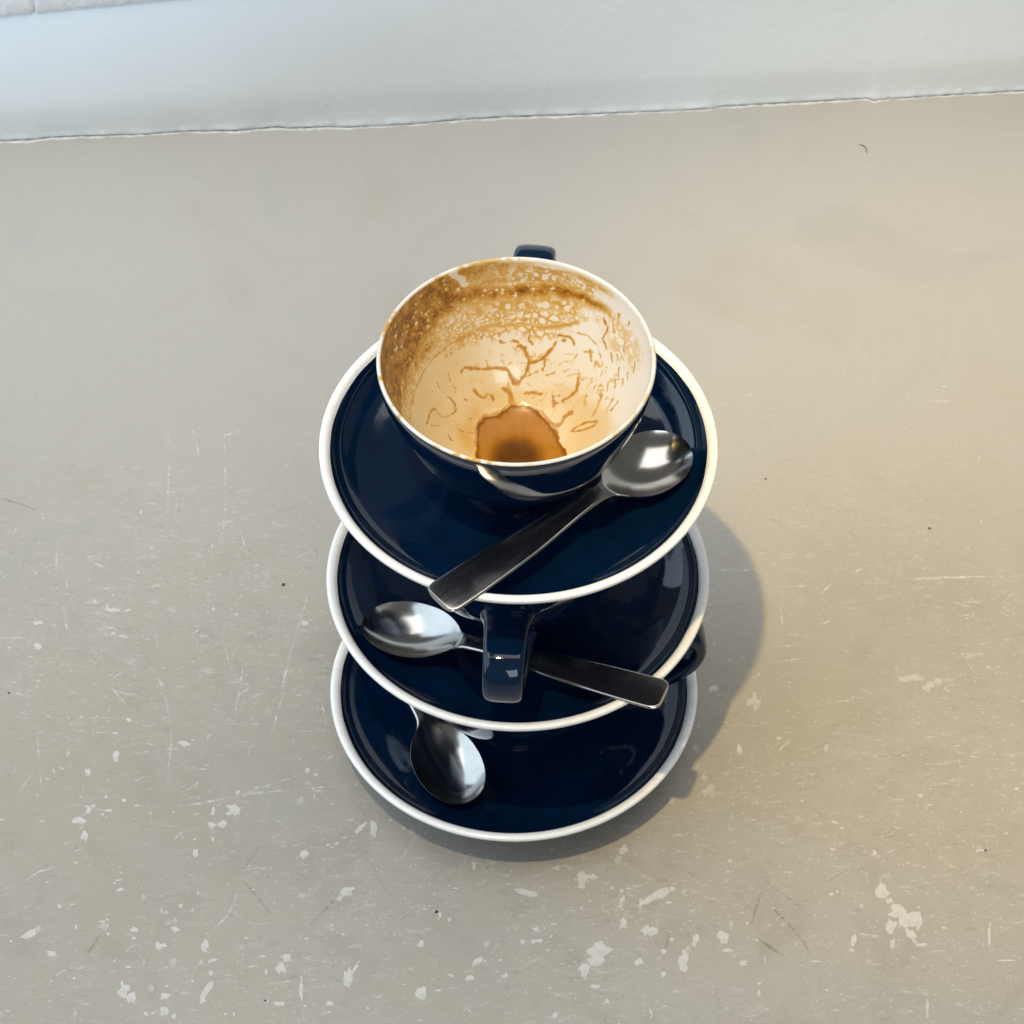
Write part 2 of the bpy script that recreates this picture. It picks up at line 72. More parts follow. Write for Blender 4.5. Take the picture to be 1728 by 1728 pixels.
import json
DATA = json.loads(r'''{"chips":[[-164.66,-15.74,1.27,0.0,-0.2,2.84,19.1],[-160.85,2.51,1.2,0.0,-0.07,1.05,9.7],[-185.7,3.56,0.43,0.0,-0.05,0.63,4.2],[-200.31,19.45,0.52,0.0,-0.06,0.64,4.2],[-189.68,-23.47,0.76,0.0,-0.13,1.54,10.4],[-175.88,-23.98,1.27,0.0,-0.18,2.31,15.6],[-165.91,-4.3,1.28,0.0,-0.04,0.52,10.4],[-136.64,-9.83,3.61,0.0,-0.09,1.56,29.5],[-176.97,-47.86,3.13,0.0,-0.16,2.01,26.0],[-174.01,-42.82,1.26,0.0,-0.12,1.51,10.4],[-172.09,-40.6,0.84,0.0,-0.06,0.76,6.9],[-167.39,-36.24,0.63,0.0,-0.07,0.91,6.2],[-160.14,-37.76,1.05,0.0,-0.07,1.01,8.7],[-165.9,-42.82,1.46,0.0,-0.06,0.76,12.2],[-154.5,-40.6,1.26,0.0,-0.04,0.61,10.4],[-148.56,-44.34,0.42,0.0,-0.04,0.61,4.2],[-139.41,-43.53,0.5,0.0,-0.03,0.5,4.2],[-174.71,-55.38,1.46,0.0,-0.19,2.5,17.4],[-123.38,-42.82,1.05,0.0,-0.14,2.52,17.4],[-115.01,-42.82,2.93,0.0,-0.15,3.03,24.3],[-123.56,-50.37,1.46,0.0,-0.11,2.01,13.9],[-119.27,-49.37,2.09,0.0,-0.09,1.76,17.4],[-122.62,-56.87,0.5,0.0,-0.08,1.5,10.4],[-129.15,-63.33,1.24,0.0,-0.14,2.48,17.4],[-87.59,-37.76,1.47,0.0,-0.09,2.28,15.6],[-85.63,-22.96,1.06,0.0,-0.06,1.54,10.4],[-82.18,-25.01,1.05,0.0,-0.03,0.77,8.7],[-85.33,-64.33,1.86,0.0,-0.07,1.98,15.6],[-113.8,-33.7,0.92,0.0,-0.06,1.27,8.7],[-80.62,-33.19,1.26,0.0,-0.01,0.41,10.4],[-75.96,-59.66,0.83,0.0,-0.02,0.5,6.9],[-72.66,-58.86,1.16,0.0,-0.02,0.6,9.7],[-67.4,-82.01,2.47,0.0,-0.07,2.44,20.8],[-70.58,-85.42,0.82,0.0,-0.03,0.97,6.9],[-159.46,-76.64,1.65,0.0,-0.04,0.59,13.9],[-158.32,-81.04,1.65,0.0,-0.05,0.73,13.9],[-148.6,-84.93,1.23,0.0,-0.11,1.7,12.2],[-133.59,-88.81,0.9,0.0,-0.06,0.97,7.6],[-128.95,-91.04,0.82,0.0,-0.08,1.45,10.4],[-141.25,-90.75,0.82,0.0,-0.06,0.97,6.9],[-139.54,-91.91,1.23,0.0,-0.06,0.97,10.4],[-135.6,-96.06,0.82,0.0,-0.1,1.68,12.2],[-138.0,-97.02,1.63,0.0,-0.02,0.38,13.9],[-135.37,-99.9,1.83,0.0,-0.09,1.44,15.6],[-151.27,-99.9,1.63,0.0,-0.08,1.2,13.9],[-151.42,-103.73,1.02,0.0,-0.05,0.72,8.7],[-140.59,-107.54,2.23,0.0,-0.15,2.38,19.1],[-123.12,-107.54,1.63,0.0,-0.16,2.86,20.8],[-163.61,-98.46,2.04,0.0,-0.18,2.4,17.4],[-164.61,-96.06,1.63,0.0,-0.04,0.48,13.9],[-161.73,-101.81,0.81,0.0,-0.05,0.72,6.9],[-193.06,-102.29,3.88,3.04,-0.85,1.38,41.7],[-189.6,-99.9,1.22,0.0,-0.17,1.92,13.9],[-181.95,-88.81,0.74,0.0,-0.1,1.21,8.7],[-177.09,-88.04,1.43,0.0,-0.03,0.39,12.2],[-182.94,-111.35,2.37,-0.97,0.3,1.34,20.8],[-174.63,-98.46,0.61,0.0,-0.1,1.2,8.7],[-135.25,-115.13,1.62,0.0,-0.16,2.6,19.1],[-124.31,-115.13,0.51,-0.33,0.72,1.64,13.9],[-119.51,-114.19,1.6,0.9,-0.39,0.86,15.6],[-158.83,-119.38,1.34,0.43,-0.21,0.68,12.2],[-152.53,-117.02,1.21,0.0,-0.05,0.71,10.4],[-153.42,-127.36,2.42,0.0,-0.3,4.21,31.2],[-150.34,-131.09,2.01,0.0,-0.19,2.8,20.8],[-142.95,-127.36,1.41,0.0,-0.12,1.87,13.9],[-137.51,-130.63,2.01,0.0,-0.12,1.86,17.4],[-121.13,-128.76,1.83,4.54,-1.32,0.79,38.2],[-120.01,-119.85,0.81,0.0,-0.06,1.18,8.7],[-122.53,-132.49,1.21,0.0,-0.05,0.93,10.4],[-127.06,-123.61,0.6,0.0,-0.04,0.7,5.2],[-129.95,-129.23,1.66,0.72,-0.41,1.1,15.6],[-137.0,-125.96,0.81,0.0,-0.04,0.7,6.9],[-137.5,-137.13,2.4,0.0,-0.15,2.32,20.8],[-144.22,-138.52,1.2,0.0,-0.08,1.16,10.4],[-141.45,-138.06,1.0,0.0,-0.05,0.69,8.7],[-133.35,-139.45,0.8,0.0,-0.07,1.16,8.7],[-171.86,-138.52,1.0,0.0,-0.17,2.08,15.6],[-100.15,-112.29,1.42,0.0,-0.03,0.71,12.2],[-92.61,-117.97,2.02,0.0,-0.12,2.83,20.8],[-90.42,-112.29,1.62,0.0,-0.1,2.37,17.4],[-104.38,-117.02,1.21,0.0,-0.03,0.57,10.4],[-98.21,-119.38,0.61,0.0,-0.07,1.65,12.2],[-84.2,-126.42,0.81,0.0,-0.25,6.55,48.6],[-82.27,-134.81,0.6,0.0,-0.02,0.56,5.2],[-93.15,-133.88,2.61,0.0,-0.05,1.16,22.6],[-73.08,-133.88,1.61,0.0,-0.04,1.16,13.9],[-72.95,-137.59,0.8,0.0,-0.02,0.69,6.9],[-66.21,-121.73,1.82,0.0,-0.13,4.23,31.2],[-73.44,-98.46,1.63,1.38,-0.54,0.87,17.4],[-83.02,-104.21,1.42,0.0,-0.02,0.48,12.2],[-85.4,-84.45,2.05,0.0,-0.06,1.46,17.4],[-113.38,-138.52,0.48,0.0,-0.03,0.56,4.2],[-110.17,-138.52,0.6,0.0,-0.05,0.93,6.9],[99.01,12.01,2.79,0.0,0.19,4.24,27.8],[82.52,18.38,2.15,0.0,0.07,1.87,17.4],[74.19,-12.11,1.7,0.0,0.07,2.08,13.9],[91.99,-12.63,1.06,0.0,0.11,2.59,17.4],[76.83,-26.55,1.48,0.0,0.11,3.07,20.8],[78.95,-33.19,2.94,0.0,0.11,3.06,24.3],[63.25,-38.27,1.47,0.0,0.06,2.03,13.9],[146.26,-82.01,2.35,-2.51,2.03,2.61,27.8],[148.84,-86.39,1.64,0.0,0.1,1.46,13.9],[151.37,-91.23,3.68,0.0,0.2,2.9,31.2],[155.22,-94.61,3.27,0.0,0.31,4.34,31.2],[148.83,-98.46,2.24,0.0,0.27,3.84,27.8],[159.08,-95.57,1.88,0.0,0.32,4.33,31.2],[156.27,-102.77,1.41,1.1,-1.85,3.53,31.2],[159.61,-107.07,2.44,0.0,0.09,1.19,20.8],[148.71,-106.11,1.02,0.0,0.16,2.38,17.4],[137.61,-88.81,0.9,0.0,0.08,1.21,8.7],[133.34,-104.68,1.22,0.0,0.19,3.06,22.2],[132.24,-109.45,1.01,0.0,0.06,0.95,8.7],[81.71,-103.73,2.44,0.0,0.13,3.35,24.3],[85.21,-97.5,0.98,0.0,0.11,2.69,19.4],[83.52,-109.45,2.03,0.0,0.03,0.86,17.4],[89.36,-115.42,1.62,0.0,0.05,1.18,13.9],[65.91,-114.19,2.23,0.0,0.15,4.73,34.7],[70.69,-104.68,1.46,0.0,0.11,3.34,24.3],[67.93,-109.45,1.22,0.0,0.06,1.9,13.9],[97.92,-114.19,0.49,0.0,0.11,2.37,17.4],[95.02,-124.55,0.6,0.0,0.03,0.7,5.2],[94.81,-129.23,0.6,0.0,0.07,1.63,12.2],[62.01,-81.04,1.23,0.0,0.04,1.22,10.4],[187.41,-62.34,1.45,0.0,0.05,0.6,12.2],[187.3,-101.81,0.65,0.0,0.5,5.74,41.7],[160.29,-135.74,0.56,0.0,0.35,4.64,34.7],[169.6,-98.94,1.02,0.0,0.05,0.58,8.7],[165.44,23.73,5.17,0.0,0.16,2.14,41.7],[172.44,19.45,2.58,0.0,0.2,2.67,20.8],[176.52,22.12,1.72,0.0,0.17,2.14,13.9],[144.17,-63.83,1.04,0.0,0.1,1.49,10.4],[128.17,-82.01,0.49,0.0,0.03,0.58,4.2],[128.06,-12.11,1.27,0.0,0.13,2.34,15.6],[108.38,-6.91,1.06,0.0,0.04,0.78,8.7],[192.71,-114.19,4.05,0.0,0.03,0.38,34.7],[117.74,-114.66,2.43,0.0,0.03,0.47,20.8],[160.36,-89.3,0.61,0.0,0.04,0.48,5.2],[-62.67,-50.95,2.16,3.23,-0.85,0.84,29.2],[-57.66,-51.45,1.5,0.0,-0.13,5.01,34.7],[-51.07,-47.74,0.75,0.0,-0.01,0.6,6.2],[-72.42,-58.94,1.04,0.0,-0.02,0.6,8.7],[-66.37,-81.11,1.61,0.91,-0.52,1.24,15.3],[-70.36,-85.01,1.03,0.0,-0.04,1.22,8.7],[-68.78,-83.06,1.23,0.0,-0.03,0.97,10.4],[43.0,-61.92,1.94,1.59,-0.92,1.63,19.4],[41.24,-66.87,1.49,0.0,0.05,2.47,17.4],[-17.1,-69.83,0.83,0.0,-0.01,1.72,12.2],[3.95,-82.57,4.62,-1.37,0.3,1.42,40.3],[26.22,-76.22,1.9,0.0,0.05,4.12,29.2],[30.37,-74.75,3.3,0.0,0.03,1.96,27.8],[42.19,-81.6,1.03,0.0,0.02,0.98,8.7],[44.68,-80.43,1.23,0.0,0.01,0.59,10.4],[42.52,-85.98,1.44,0.0,0.04,1.94,13.9],[41.64,-88.89,0.82,0.0,0.01,0.73,6.9],[55.69,-84.52,5.07,3.4,-0.85,1.85,48.6],[49.45,-87.92,1.07,0.0,0.06,2.42,17.4],[62.36,-80.82,1.03,0.0,0.04,1.22,8.7],[42.69,-97.57,1.71,0.0,0.06,2.88,20.8],[52.41,-100.45,3.06,0.0,0.07,2.88,26.0],[60.54,-87.24,1.44,0.0,0.02,0.73,12.2],[58.02,-109.99,1.01,0.0,0.03,1.19,8.7],[-37.58,-106.38,1.42,0.0,-0.03,1.91,13.9],[-11.96,-106.95,1.42,0.0,-0.01,1.91,13.9],[-15.17,-114.45,2.18,1.79,-0.7,1.16,22.9],[-18.19,-122.28,1.94,0.0,-0.01,1.41,16.7],[-4.47,-121.15,1.21,0.0,-0.0,1.18,10.4],[-37.21,-128.83,2.41,0.0,-0.06,3.5,26.0],[-30.78,-127.9,1.61,0.0,-0.01,0.84,13.9],[-63.66,-118.51,2.51,4.74,-0.55,0.41,41.7],[-65.94,-123.21,1.61,0.0,-0.08,2.82,20.8],[-3.43,-99.97,0.82,0.0,-0.0,0.58,6.9],[7.57,-99.97,1.22,0.0,0.01,1.68,12.2],[2.26,-105.52,1.02,0.0,0.0,1.19,8.7],[7.55,-105.23,2.64,0.0,0.01,1.19,22.6],[13.91,-103.13,0.61,0.0,0.01,0.72,5.2],[12.41,-109.52,0.73,0.0,0.0,0.57,6.2],[21.34,-109.52,1.22,0.0,0.01,0.71,10.4],[32.71,-109.04,5.28,0.0,0.06,3.61,45.1],[31.41,-114.26,3.24,0.0,0.04,2.37,27.8],[26.5,-118.51,2.83,0.0,0.04,2.83,24.3],[27.25,-122.28,1.21,0.0,0.01,0.94,10.4],[18.44,-115.68,1.21,0.0,0.0,0.47,10.4],[31.23,-126.03,2.01,0.0,0.02,1.22,17.4],[35.54,-133.02,0.8,0.0,0.03,1.63,12.2],[15.02,-139.05,1.0,0.0,0.01,1.16,8.7],[48.4,-115.21,1.82,0.0,0.05,2.13,15.6],[57.57,-120.39,1.21,0.0,0.05,1.88,13.9],[-30.44,-92.95,0.82,0.0,-0.02,1.25,9.0],[-26.57,-95.17,0.61,0.0,-0.01,1.2,8.7],[-32.79,-83.06,0.49,0.0,-0.01,0.73,5.2],[-72.83,-97.57,0.49,0.0,-0.02,0.58,4.2],[-71.63,-134.42,0.4,0.0,-0.02,0.56,4.2],[29.38,-86.46,0.62,0.0,0.01,0.58,5.2],[-25.22,-121.34,0.61,0.0,-0.01,0.94,6.9],[-181.05,63.82,5.34,-0.7,0.01,0.82,42.1],[-179.5,64.85,0.82,0.0,-0.06,0.83,6.5],[-171.37,60.0,3.47,0.0,-0.08,1.13,27.5],[-173.95,61.75,0.82,0.0,-0.11,1.45,9.1],[-165.22,59.69,1.49,0.71,-0.21,0.58,13.0],[-154.63,72.64,2.3,0.0,-0.1,1.56,18.1],[-171.88,50.25,1.83,0.0,-0.03,0.46,14.6],[-170.63,47.59,1.22,0.0,-0.07,0.92,9.7],[-172.85,138.75,1.9,0.0,-0.07,0.99,14.6],[-205.46,110.23,0.83,0.0,-0.05,0.54,6.5],[-216.71,103.58,0.58,0.0,-0.07,0.75,4.5],[-185.47,152.71,0.68,0.0,-0.04,0.56,5.2],[-206.18,79.96,0.94,-0.78,0.2,0.43,8.4],[-192.04,73.17,0.74,0.0,-0.25,3.13,19.4],[-192.03,67.96,1.98,0.45,-0.1,0.46,16.2],[-202.22,53.01,2.28,0.0,-0.11,1.33,18.1],[-201.93,40.27,1.62,0.0,-0.17,2.03,13.0],[-157.22,93.46,0.91,0.0,-0.04,0.64,7.1],[-131.19,94.73,0.91,0.0,-0.06,1.17,7.1],[-128.66,60.21,0.74,0.0,-0.07,1.29,8.1],[-89.42,53.01,1.47,0.0,-0.05,1.43,11.7],[-118.56,57.63,0.82,0.0,-0.04,0.82,6.5],[-122.6,113.46,0.84,0.0,-0.03,0.65,6.5],[-169.88,120.49,0.42,0.0,-0.18,2.6,15.6],[-163.11,113.25,0.58,0.0,-0.11,1.62,9.7],[-147.45,116.7,0.5,-0.11,0.24,3.2,19.4],[-171.96,68.17,0.49,0.0,-0.07,0.93,5.8],[-135.95,47.9,1.75,1.33,-0.37,0.71,16.9],[-162.1,79.96,0.76,-1.04,0.35,0.4,8.4],[-182.42,76.3,0.49,0.0,-0.16,2.09,13.0]],"scr":[[[-155.0,164.1],[-152.9,144.0],[-151.8,112.4]],[[-145.5,169.8],[-141.6,154.0],[-137.9,139.6]],[[-130.0,167.5],[-127.3,130.8],[-126.6,110.2],[-128.0,96.3]],[[-136.3,158.0],[-128.3,158.0],[-116.6,163.0]],[[-172.4,133.0],[-172.8,120.0]],[[-165.2,120.0],[-153.8,117.8]],[[-184.5,71.6],[-174.7,71.6],[-158.4,73.2]],[[-128.5,53.5],[-123.0,40.3],[-118.0,22.2]],[[-88.4,70.0],[-92.6,50.5],[-96.5,28.2],[-97.8,19.3]],[[-218.2,45.3],[-207.6,44.8],[-200.6,39.3]],[[-177.8,47.4],[-154.0,44.8]],[[-156.2,52.5],[-151.4,42.3],[-153.3,34.2]],[[-119.7,104.9],[-115.6,90.0]],[[-112.8,100.1],[-101.2,101.1]],[[-192.9,63.8],[-190.0,48.4]],[[-184.1,87.3],[-174.6,81.5]],[[-198.2,93.1],[-197.1,75.3]],[[-132.6,105.9],[-122.3,108.1],[-112.3,106.8]],[[-149.1,136.9],[-139.0,136.9]],[[-132.0,56.6],[-120.5,56.6]],[[-103.0,64.9],[-96.5,65.9]],[[-208.8,124.3],[-202.8,123.8],[-197.1,125.4]],[[-151.1,101.7],[-143.5,99.5]],[[-149.9,-40.3],[-139.0,-40.8],[-126.5,-38.8],[-114.1,-35.7],[-101.6,-33.7],[-86.5,-32.2],[-65.8,-29.6]],[[-114.1,-35.7],[-86.8,-24.5]],[[-151.9,29.1],[-147.8,18.4],[-143.2,-0.6],[-142.8,-33.7]],[[-198.2,-4.8],[-196.2,-18.3],[-193.6,-33.7]],[[-202.5,-32.7],[-197.5,-22.4]],[[-169.3,19.5],[-159.9,6.7]],[[-114.8,29.1],[-116.9,2.5]],[[-96.6,29.1],[-98.4,9.9],[-102.0,-5.9]],[[-167.5,17.3],[-152.6,13.1]],[[-129.8,-11.1],[-125.9,-3.8]],[[-121.0,0.4],[-106.5,0.4]],[[-120.6,-100.9],[-114.6,-92.2],[-111.0,-80.5]],[[-197.7,-77.6],[-191.5,-72.7],[-184.3,-69.8]],[[-81.4,13.1],[-77.3,-5.9]],[[-158.4,-14.2],[-148.3,-13.7]],[[-109.8,-71.7],[-103.3,-70.7],[-93.2,-73.7]],[[-74.2,-74.7],[-64.5,-75.2]],[[87.6,173.8],[101.6,179.9],[116.3,188.5]],[[129.1,186.0],[134.5,192.8],[139.4,197.1]],[[146.1,192.8],[152.5,198.9]],[[154.3,213.3],[159.0,198.3],[161.2,189.7],[165.9,178.0]],[[176.9,197.1],[176.3,188.5],[173.9,181.1]],[[160.3,162.9],[175.8,162.3]],[[161.4,112.2],[170.7,116.8],[177.7,120.9]],[[191.5,64.1],[201.2,65.2]],[[185.4,64.7],[193.0,61.9]],[[85.1,81.4],[105.5,82.0]],[[143.9,74.7],[181.1,77.5],[217.8,78.6]],[[106.7,31.9],[124.1,35.1]],[[212.1,202.0],[220.4,190.9],[225.2,182.3]],[[191.9,205.2],[201.7,200.2]],[[186.7,186.0],[193.3,186.6]],[[179.7,177.4],[193.5,178.0]],[[206.0,173.8],[226.7,174.4]],[[112.5,62.5],[112.9,52.5]],[[114.2,62.5],[117.4,55.8]],[[131.1,179.9],[134.9,182.3]],[[109.4,168.9],[121.4,169.5]],[[161.7,78.1],[165.5,81.4]],[[81.5,54.7],[83.7,43.8],[82.6,37.3]],[[109.4,72.5],[125.3,73.0]],[[130.4,69.1],[135.1,74.7]],[[152.6,-38.3],[159.5,-35.7],[167.4,-30.6]],[[149.8,9.1],[156.3,9.1]],[[133.7,11.5],[138.9,12.5]],[[168.2,-19.9],[176.7,-19.9]],[[199.3,16.8],[206.1,16.3]],[[108.5,-13.2],[113.0,-7.4]],[[92.6,-47.9],[98.5,-46.4]],[[126.0,-48.4],[131.0,-48.9]],[[136.0,-101.8],[145.6,-103.7]],[[84.3,-110.9],[95.6,-110.9]],[[77.3,-123.1],[83.8,-124.1]],[[-73.9,-76.2],[-64.1,-75.7],[-54.2,-74.8]],[[-74.0,-74.8],[-65.7,-75.0],[-55.1,-72.5]],[[-46.1,-66.4],[-42.1,-58.4],[-38.1,-52.5]],[[-0.6,-78.2],[8.5,-74.3],[16.0,-70.3],[21.8,-69.3]],[[23.5,-64.4],[28.4,-65.9]],[[20.7,-91.3],[26.5,-90.3],[33.8,-90.3]],[[34.1,-120.4],[40.7,-118.0]],[[-69.4,-64.4],[-63.5,-65.4]]],"dark":[[[99.6,-76.6],[106.7,-83.5],[113.0,-89.3]],[[102.3,-90.3],[109.2,-98.9],[113.0,-104.7],[115.9,-111.3]],[[121.8,-78.6],[129.5,-73.7],[134.6,-70.7]],[[92.9,-98.0],[96.8,-85.4],[100.4,-77.6]],[[95.1,-103.7],[105.3,-112.3]],[[-108.7,-77.6],[-97.4,-92.7]],[[-168.8,-110.4],[-164.6,-101.8]],[[-109.8,-71.7],[-103.8,-59.9]],[[-81.6,-98.0],[-73.0,-86.4]],[[-66.2,-59.4],[-57.6,-70.3],[-52.4,-82.1]],[[54.0,-103.3],[57.9,-110.0],[61.0,-99.5]],[[47.8,-86.9],[54.3,-90.8]],[[-224.5,121.6],[-217.5,118.9],[-207.9,114.5]]],"spk":[[-99.6,73.7,1.28],[-31.8,-91.6,1.28],[189.1,-62.3,0.77],[179.2,104.7,1.03],[-98.0,-132.5,0.77],[-211.8,16.3,0.77],[109.4,132.6,0.77]],"hair":[[163.6,339.8],[166.1,338.2],[166.8,334.2]],"crack":[[-262.56,340.19],[-245.81,342.19],[-228.93,342.99],[-220.04,344.79],[-203.69,345.39],[-175.49,346.59],[-158.63,348.59],[-133.17,348.99],[-113.45,351.61],[-108.59,350.6],[-87.94,351.61],[-80.84,351.21],[-65.28,352.21],[-48.28,353.42],[-31.29,355.84],[-19.94,357.05],[-2.9,358.46],[25.54,359.68],[54.01,361.3],[79.66,362.72],[95.08,364.14],[97.98,365.36],[122.58,367.39],[151.23,369.63],[169.01,371.06],[172.33,369.43],[176.97,370.45],[208.6,373.31],[243.16,376.18],[263.36,377.82]],"streaks":{"A":[0.9,[[-19.4,30.1,22.5],[-12.4,31.4,19.9],[-3.7,32.5,18.6],[-1.9,30.2,15.5],[-0.2,29.2,14.4],[3.0,31.0,16.6],[4.8,33.8,20.4],[3.0,37.0,24.7],[0.9,38.0,26.2]]],"B":[0.8,[[4.8,33.8,20.4],[9.3,34.1,22.1],[12.5,35.4,25.4],[14.9,36.6,28.8],[18.4,36.2,30.8]]],"C":[0.6,[[-38.5,7.1,28.1],[-37.2,13.7,29.0],[-34.5,20.9,30.2],[-29.7,28.2,31.4],[-24.2,33.6,32.1],[-17.3,38.0,33.0],[-11.7,40.1,33.2],[-4.7,41.7,33.5],[2.3,42.0,33.8],[9.3,40.7,33.1],[16.2,39.4,35.1],[22.4,37.9,38.7]]],"C2":[1.4,[[-21.4,35.8,32.8],[-17.3,38.1,33.3],[-11.7,40.3,33.5],[-6.1,41.7,34.1]]],"C3":[1.3,[[9.3,40.7,33.1],[16.2,39.4,35.1],[23.1,37.9,39.3]]],"D":[0.4,[[-39.2,9.8,30.3],[-40.2,13.9,34.9],[-40.5,17.2,38.5],[-38.5,22.0,39.3]]],"E1":[1.1,[[-15.2,4.9,6.2],[-14.5,13.0,7.4],[-12.4,17.7,8.5],[-7.5,19.4,8.0],[-3.3,21.9,8.9],[-1.9,23.8,9.9],[-3.3,27.1,12.6],[-4.7,27.4,13.3]]],"E2":[1.1,[[-1.9,23.2,9.5],[2.3,22.9,9.4],[6.5,21.1,8.8],[9.3,19.8,8.7],[12.1,16.4,7.8],[15.2,12.9,7.6],[17.0,14.5,8.9],[19.8,16.3,11.1],[20.8,16.5,12.0]]],"E3":[0.8,[[15.2,12.9,7.6],[15.9,8.0,6.8],[15.6,5.6,6.4]]],"F":[0.7,[[14.2,21.3,11.2],[17.0,21.4,12.7],[22.6,22.6,17.7],[23.6,25.8,21.5]]],"F2":[0.7,[[14.6,21.0,11.0],[14.2,23.8,13.2],[16.0,23.3,13.7]]],"G":[0.35,[[23.2,36.1,35.6],[28.0,32.5,35.9],[30.7,29.1,34.5],[32.1,25.4,31.4],[31.8,21.7,27.1],[29.4,19.7,22.1]]],"I":[0.5,[[32.7,33.5,46.2],[34.0,30.9,43.9],[32.7,29.7,39.0],[33.8,27.1,36.8]]],"J1":[0.5,[[-27.7,19.6,20.1],[-29.8,21.1,23.6]]],"J2":[0.5,[[-25.6,25.9,23.5],[-24.3,23.5,19.9],[-22.5,23.2,18.1]]],"J3":[0.4,[[-30.4,20.7,24.1],[-27.0,22.1,21.4]]],"J4":[0.55,[[-26.3,19.2,18.4],[-22.9,18.1,14.4],[-23.6,15.2,13.4],[-27.7,11.7,15.4],[-31.1,11.9,19.4],[-33.1,5.3,19.6],[-33.7,3.9,20.2]]],"J5":[0.9,[[-15.9,25.3,15.2],[-13.8,23.9,13.0],[-12.4,23.7,12.2],[-10.3,25.2,12.7],[-8.9,23.9,10.9]]],"J6":[0.5,[[-18.7,14.7,9.8],[-15.9,16.8,9.4]]],"J7":[0.6,[[-22.2,9.8,10.1],[-19.4,9.7,8.6],[-15.9,10.4,7.2]]],"J8":[0.5,[[-25.2,5.9,11.4],[-24.2,4.1,10.3]]],"J9":[0.5,[[-20.7,6.5,8.6],[-18.7,5.7,7.4]]],"J10":[0.6,[[20.8,9.6,9.3],[23.2,10.8,11.1],[30.1,8.0,16.5],[28.0,7.2,14.2],[21.8,9.2,9.7]]],"J11":[0.4,[[-31.7,5.0,17.8],[-28.3,7.7,14.6]]],"J12":[0.5,[[-11.7,33.5,22.2],[-10.3,32.0,19.8]]],"J13":[0.5,[[-21.5,26.7,20.5],[-20.4,28.9,22.2]]],"J14":[0.5,[[-19.4,21.4,14.3],[-18.4,21.4,13.6]]],"J15":[0.5,[[-30.8,17.1,21.8],[-30.1,16.9,21.0]]],"J16":[0.6,[[10.4,31.8,19.5],[11.4,34.1,22.7]]],"J17":[0.8,[[2.7,26.0,11.7],[5.8,26.3,12.4],[9.3,25.4,12.4]]],"K1":[0.5,[[-15.2,38.2,31.7],[-14.5,36.9,29.0]]],"K2":[0.5,[[-27.0,30.9,31.4],[-26.3,29.5,28.8]]],"K3":[0.5,[[-24.9,32.3,31.0],[-24.2,31.3,28.9]]],"K4":[0.5,[[-20.8,35.1,31.0],[-21.4,35.9,33.2]]],"K5":[0.6,[[-6.8,40.4,31.3],[-5.4,38.3,27.4],[-1.2,38.9,27.8],[2.3,37.8,25.9]]],"K6":[0.5,[[12.1,38.9,30.9],[12.8,37.6,29.2]]],"K7":[0.6,[[16.3,38.0,31.9],[21.1,35.7,32.4],[21.8,34.3,30.8]]],"K8":[0.5,[[-32.5,25.7,32.1],[-31.1,25.1,29.6]]],"K9":[0.5,[[-11.7,39.7,32.2],[-13.1,38.0,29.9]]],"K10":[0.5,[[5.8,41.2,32.5],[5.1,39.1,28.6],[6.5,37.9,26.9]]],"T":[3.2,[[-23.9,43.2,60.0],[-21.2,44.2,56.9],[-19.2,44.3,52.8]]],"H0":[0.45,[[38.0,29.8,52.3],[37.7,28.7,48.3]]],"H1":[0.45,[[36.0,30.8,48.1],[36.4,28.3,44.2]]],"H2":[0.45,[[28.0,30.4,32.0],[28.0,27.7,28.7]]],"H3":[0.45,[[35.5,24.6,36.5],[35.8,22.2,34.0]]],"H4":[0.45,[[37.8,22.2,38.1],[37.5,20.2,35.1]]],"H5":[0.45,[[29.4,26.3,28.8],[29.4,24.9,27.2]]],"H6":[0.45,[[33.5,22.8,30.6],[33.4,21.4,29.1]]],"H7":[0.45,[[34.5,17.7,27.5],[34.2,15.7,25.6]]],"H8":[0.45,[[36.9,16.9,30.5],[36.8,14.0,28.6]]],"H9":[0.45,[[39.5,14.2,33.5],[39.5,12.6,32.3]]],"H10":[0.45,[[32.2,16.2,22.9],[30.8,13.5,19.7],[28.4,11.3,15.8]]],"H11":[0.45,[[36.2,11.6,26.1],[34.5,9.9,22.7],[33.4,8.0,20.8]]],"H12":[0.45,[[37.8,8.5,27.5],[35.5,7.7,23.2]]],"H13":[0.45,[[44.0,13.8,44.4],[43.4,11.6,40.7]]],"H14":[0.45,[[41.4,14.0,37.9],[41.1,12.2,35.8]]],"H15":[0.45,[[41.6,24.9,53.6],[41.3,24.7,51.7]]],"H16":[0.45,[[26.7,19.0,18.7],[26.0,18.0,17.2]]],"H17":[0.45,[[38.5,18.3,35.2],[38.2,16.7,32.8]]],"H18":[0.45,[[40.4,22.6,44.9],[40.1,20.9,41.6]]]}}''')

# ------------------------------------------------------------------ helpers
def tag(o, label=None, cat=None, group=None, kind=None):
    if label: o['label'] = label
    if cat: o['category'] = cat
    if group: o['group'] = group
    if kind: o['kind'] = kind
    return o

def empty(name, loc=(0, 0, 0), rz=0.0):
    o = bpy.data.objects.new(name, None)
    COL.objects.link(o)
    o.location = loc
    o.rotation_euler = (0, 0, rz)
    o.empty_display_size = 0.02
    return o

def mesh_obj(name, verts, faces, mat, parent=None, smooth=True):
    me = bpy.data.meshes.new(name)
    me.from_pydata([tuple(v) for v in verts], [], faces)
    if mat: me.materials.append(mat)
    if smooth:
        me.polygons.foreach_set("use_smooth", [True] * len(me.polygons))
    me.update()
    o = bpy.data.objects.new(name, me)
    COL.objects.link(o)
    if parent: o.parent = parent
    return o

def copy_tree(o, parent=None):
    c = o.copy()
    COL.objects.link(c)
    c.parent = parent
    for ch in list(o.children):
        copy_tree(ch, c)
    return c

